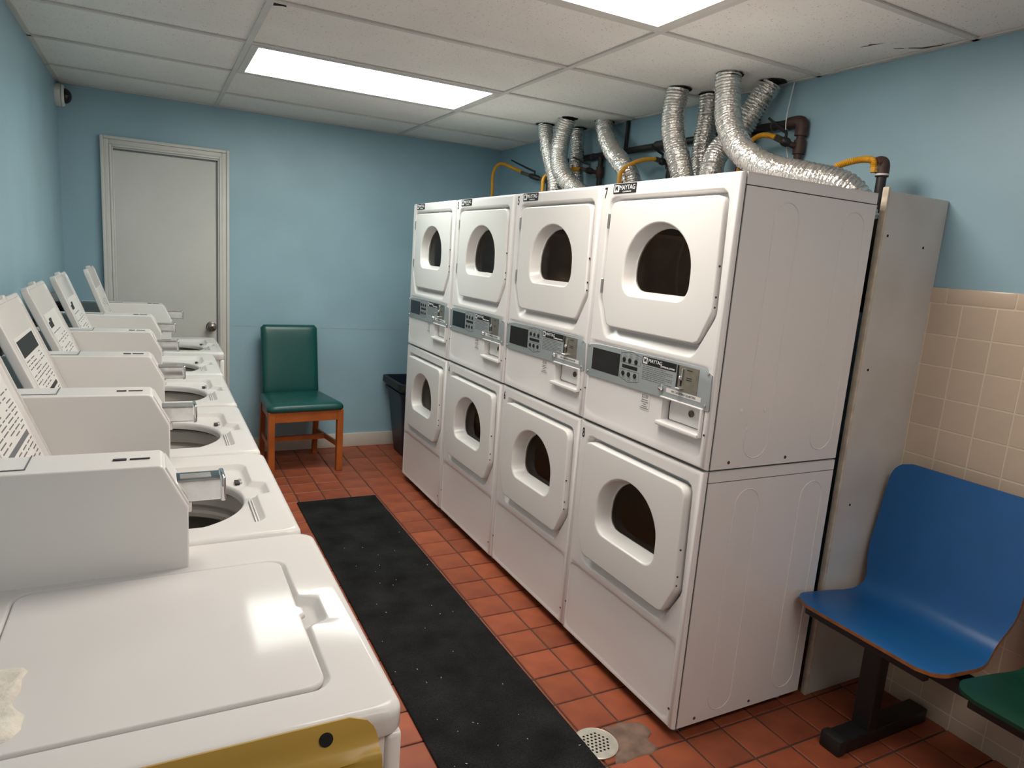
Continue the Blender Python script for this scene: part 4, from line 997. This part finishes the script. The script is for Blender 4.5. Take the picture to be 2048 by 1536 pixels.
b = B(); box(b, (-cw+0.030, -0.022, 0.358), (-0.020, -0.004, 0.426), 0.001, 1); finish(b, 'apron', 'wood_orange', ch)
b = B(); box(b, (-cw+0.05, 0.375, 0.360), (-0.05, 0.393, 0.426), 0.001, 1); finish(b, 'apron', 'wood_orange', ch)
for x in (-cw+0.013, -0.007):
    sg = 1 if x < -0.2 else -1
    for nm_, zA, zB in (('apron', 0.360, 0.426), ('stretcher', 0.165, 0.198)):
        b = B(); box(b, (x-0.008, 0.01, zA), (x+0.008, 0.385, zB), 0.001, 1)
        for v in b.verts: v.co.x += sg*0.030*v.co.y/0.385
        finish(b, nm_, 'wood_orange', ch)
b = B(); box(b, (-cw+0.03, 0.22, 0.165), (-0.022, 0.245, 0.198), 0.001, 1); finish(b, 'stretcher', 'wood_orange', ch)

# waste bin
bn = thing('waste_bin', 'dark navy plastic waste bin behind the far dryers', 'bin', (0.262, 3.29, 0))
b = B(); c = (0, 0); A = angles(c, 64, [])
def rl(hx, hy, z, r=0.04): return [(x, y, z) for x, y in star(rrect(-hx, hx, -hy, hy, r), c, A)]
loft(b, [rl(0.105, 0.14, 0.0), rl(0.110, 0.146, 0.01), rl(0.158, 0.196, 0.49), rl(0.172, 0.21, 0.495), rl(0.174, 0.212, 0.515), rl(0.163, 0.201, 0.52), rl(0.168, 0.206, 0.570), rl(0.186, 0.224, 0.575), rl(0.186, 0.224, 0.585), rl(0.160, 0.198, 0.587), rl(0.150, 0.190, 0.47), rl(0.102, 0.138, 0.02)], True, True, True)
bmesh.ops.scale(b, vec=(1, 1, 0.955), verts=b.verts); finish(b, 'bin_body', 'bin_plastic', bn)
b = B(); loft(b, [rl(0.150, 0.188, 0.46), rl(0.165, 0.203, 0.592), rl(0.190, 0.228, 0.590), rl(0.192, 0.230, 0.545), rl(0.1885, 0.2265, 0.545)], True); bmesh.ops.scale(b, vec=(1, 1, 0.955), verts=b.verts); finish(b, 'bin_liner', 'rubber_black', bn)

# tandem bench: shell seats on a black beam
be = thing('tandem_bench', 'tandem bench with blue and green shell seats on a black frame', 'bench', (0, 0, 0))
PROF = [(0.456, 0.437), (0.468, 0.4395), (0.485, 0.4410), (0.52, 0.4405), (0.60, 0.432), (0.68, 0.424), (0.735, 0.424), (0.775, 0.436), (0.803, 0.465), (0.818, 0.51), (0.832, 0.60), (0.846, 0.70), (0.860, 0.80), (0.872, 0.875), (0.877, 0.905)]
def shell(yc, m, nm, lab):
    pr = [Vector((p[0], 0, p[1])) for p in PROF]; sp = resample(spline([(p.x, 0, p.z) for p in pr], 10), 0.011); n = len(sp)-1; mseg = 26
    tot = n*0.011
    def half(i):
        s = i*0.011
        f = s/tot
        wv = 0.252-0.028*math.exp(-((f-0.43)/0.10)**2)-0.014*max(0, (f-0.5)/0.5)
        rc = 0.065; e = min(s, tot-s)
        if e < rc: wv -= rc-math.sqrt(max(0, rc*rc-(rc-e)**2))
        return wv
    th = 0.013
    top = []; bot = []
    for i, p in enumerate(sp):
        d = (sp[min(i+1, n)]-sp[max(i-1, 0)]).normalized(); nrm = Vector((-d.z, 0, d.x))
        hw = half(i)
        top.append([(p.x, yc+hw*(2*k/mseg-1), p.z) for k in range(mseg+1)]); q = p-nrm*th
        bot.append([(q.x, yc+hw*(2*k/mseg-1), q.z) for k in range(mseg+1)])
    b = B(); loft(b, top, False); b2 = b; loft(b2, bot, False)
    o = finish(b, nm, m, be, angle=60); o['label'] = lab
    per = lambda g: [g[0][k] for k in range(mseg+1)]+[g[i][mseg] for i in range(1, n+1)]+[g[n][k] for k in range(mseg-1, -1, -1)]+[g[i][0] for i in range(n-1, 0, -1)]
    b = B(); loft(b, [per(top), per(bot)], True); finish(b, 'plywood_edge', 'plywood_edge' if m == 'laminate_blue' else 'laminate_green', o, angle=50)
    return o
shell(-0.266, 'laminate_blue', 'seat_shell', 'blue laminate shell seat with plywood edge')
shell(-0.800, 'laminate_green', 'seat_shell', 'green laminate shell seat cut by the picture edge')
b = B(); box(b, (0.60, -1.10, 0.345), (0.66, -0.03, 0.395), 0.004, 1); finish(b, 'beam', 'metal_black', be)
for yc in (-0.266, -0.800):
    for dy in (-0.16, 0.16):
        b = B(); box(b, (0.490, yc+dy-0.02, 0.392), (0.76, yc+dy+0.02, 0.412), 0.002, 1); finish(b, 'seat_bracket', 'metal_black', be)
    b = B(); box(b, (0.488, yc-0.20, 0.388), (0.512, yc+0.215, 0.418), 0.002, 1); finish(b, 'seat_rail', 'metal_black', be)
for yc in (-0.235, -0.98):
    b = B(); box(b, (0.605, yc-0.032, 0.03), (0.655, yc+0.032, 0.35), 0.004, 1); finish(b, 'leg_post', 'metal_black', be)
    b = B(); box(b, (0.475, yc-0.034, 0.0), (0.93, yc+0.034, 0.052), 0.006, 2); lgf = finish(b, 'leg_foot', 'metal_black', be)
    b = B(); box(b, (0.462, yc-0.038, 0.0), (0.500, yc+0.038, 0.058), 0.008, 2); finish(b, 'foot_cap', 'rubber_black', lgf)

# mustard chair backed against the near washer
yc_ = thing('shell_chair', 'mustard yellow moulded chair backed against the nearest washer', 'chair', (-1.447, -0.70, 0))
prof = [(-0.485, 0.425), (-0.47, 0.440), (-0.42, 0.446), (-0.28, 0.430), (-0.19, 0.428), (-0.135, 0.450), (-0.105, 0.50), (-0.085, 0.60), (-0.064, 0.70), (-0.046, 0.80), (-0.034, 0.862), (-0.030, 0.868), (-0.018, 0.872), (-0.012, 0.880), (-0.004, 0.908), (0.004, 0.912)]
sp = [Vector((0, y, z)) for y, z in prof]; sp = resample(spline([tuple(p) for p in sp], 8), 0.008); n = len(sp)-1; ms = 24; top = []; bot = []
for i, p in enumerate(sp):
    d = (sp[min(i+1, n)]-sp[max(i-1, 0)]).normalized(); nrm = Vector((0, -d.z, d.y)); s = i*0.008; tot = n*0.008; e = min(s, tot-s); rc = 0.035
    hw = 0.238-0.02*math.exp(-((s/tot-0.5)/0.16)**2)-(rc-math.sqrt(max(0, rc*rc-(rc-e)**2)) if e < rc else 0)
    dish = lambda k: 0.016*(1-(2*k/ms-1)**4)*(1 if tot-s > 0.06 else max(0, (tot-s-0.045)/0.015))
    top.append([tuple(p-nrm*dish(k)*0+Vector((hw*(2*k/ms-1), 0, 0))+(-nrm*dish(k))) for k in range(ms+1)])
    q = p-nrm*0.007
    bot.append([tuple(q+Vector((hw*(2*k/ms-1), 0, 0))+(-nrm*dish(k))) for k in range(ms+1)])
b = B(); loft(b, top, False); loft(b, bot, False)
per = lambda g: [g[0][k] for k in range(ms+1)]+[g[i][ms] for i in range(1, n+1)]+[g[n][k] for k in range(ms-1, -1, -1)]+[g[i][0] for i in range(n-1, 0, -1)]
loft(b, [per(top), per(bot)], True); sc_ = finish(b, 'seat_shell', 'mustard', yc_, angle=50)
for x in (0.172, -0.172):
    b = B(); lathe(b, [(0.0, -0.0009), (0.0088, -0.0009), (0.0088, 0.004), (0.0, 0.004)], 'y', (0, 0, 0), 20); finish(b, 'bolt_hole_plug', 'void', sc_, loc=(x, -0.0088, 0.892), rot=(math.radians(-16), 0, 0))  # black plug, its colour stands for the shade inside a hole
for x in (-0.19, 0.19):
    for y0_, y1_ in ((-0.40, -0.44), (-0.17, -0.12)):
        b = B(); tube(b, [(x, y1_, 0.0), (x*0.9, y0_, 0.418)], 0.011, 12); finish(b, 'leg', 'steel', yc_)
    b = B(); tube(b, [(x*0.9, -0.40, 0.416), (x*0.9, -0.17, 0.416)], 0.010, 10); finish(b, 'seat_rail', 'steel', yc_)
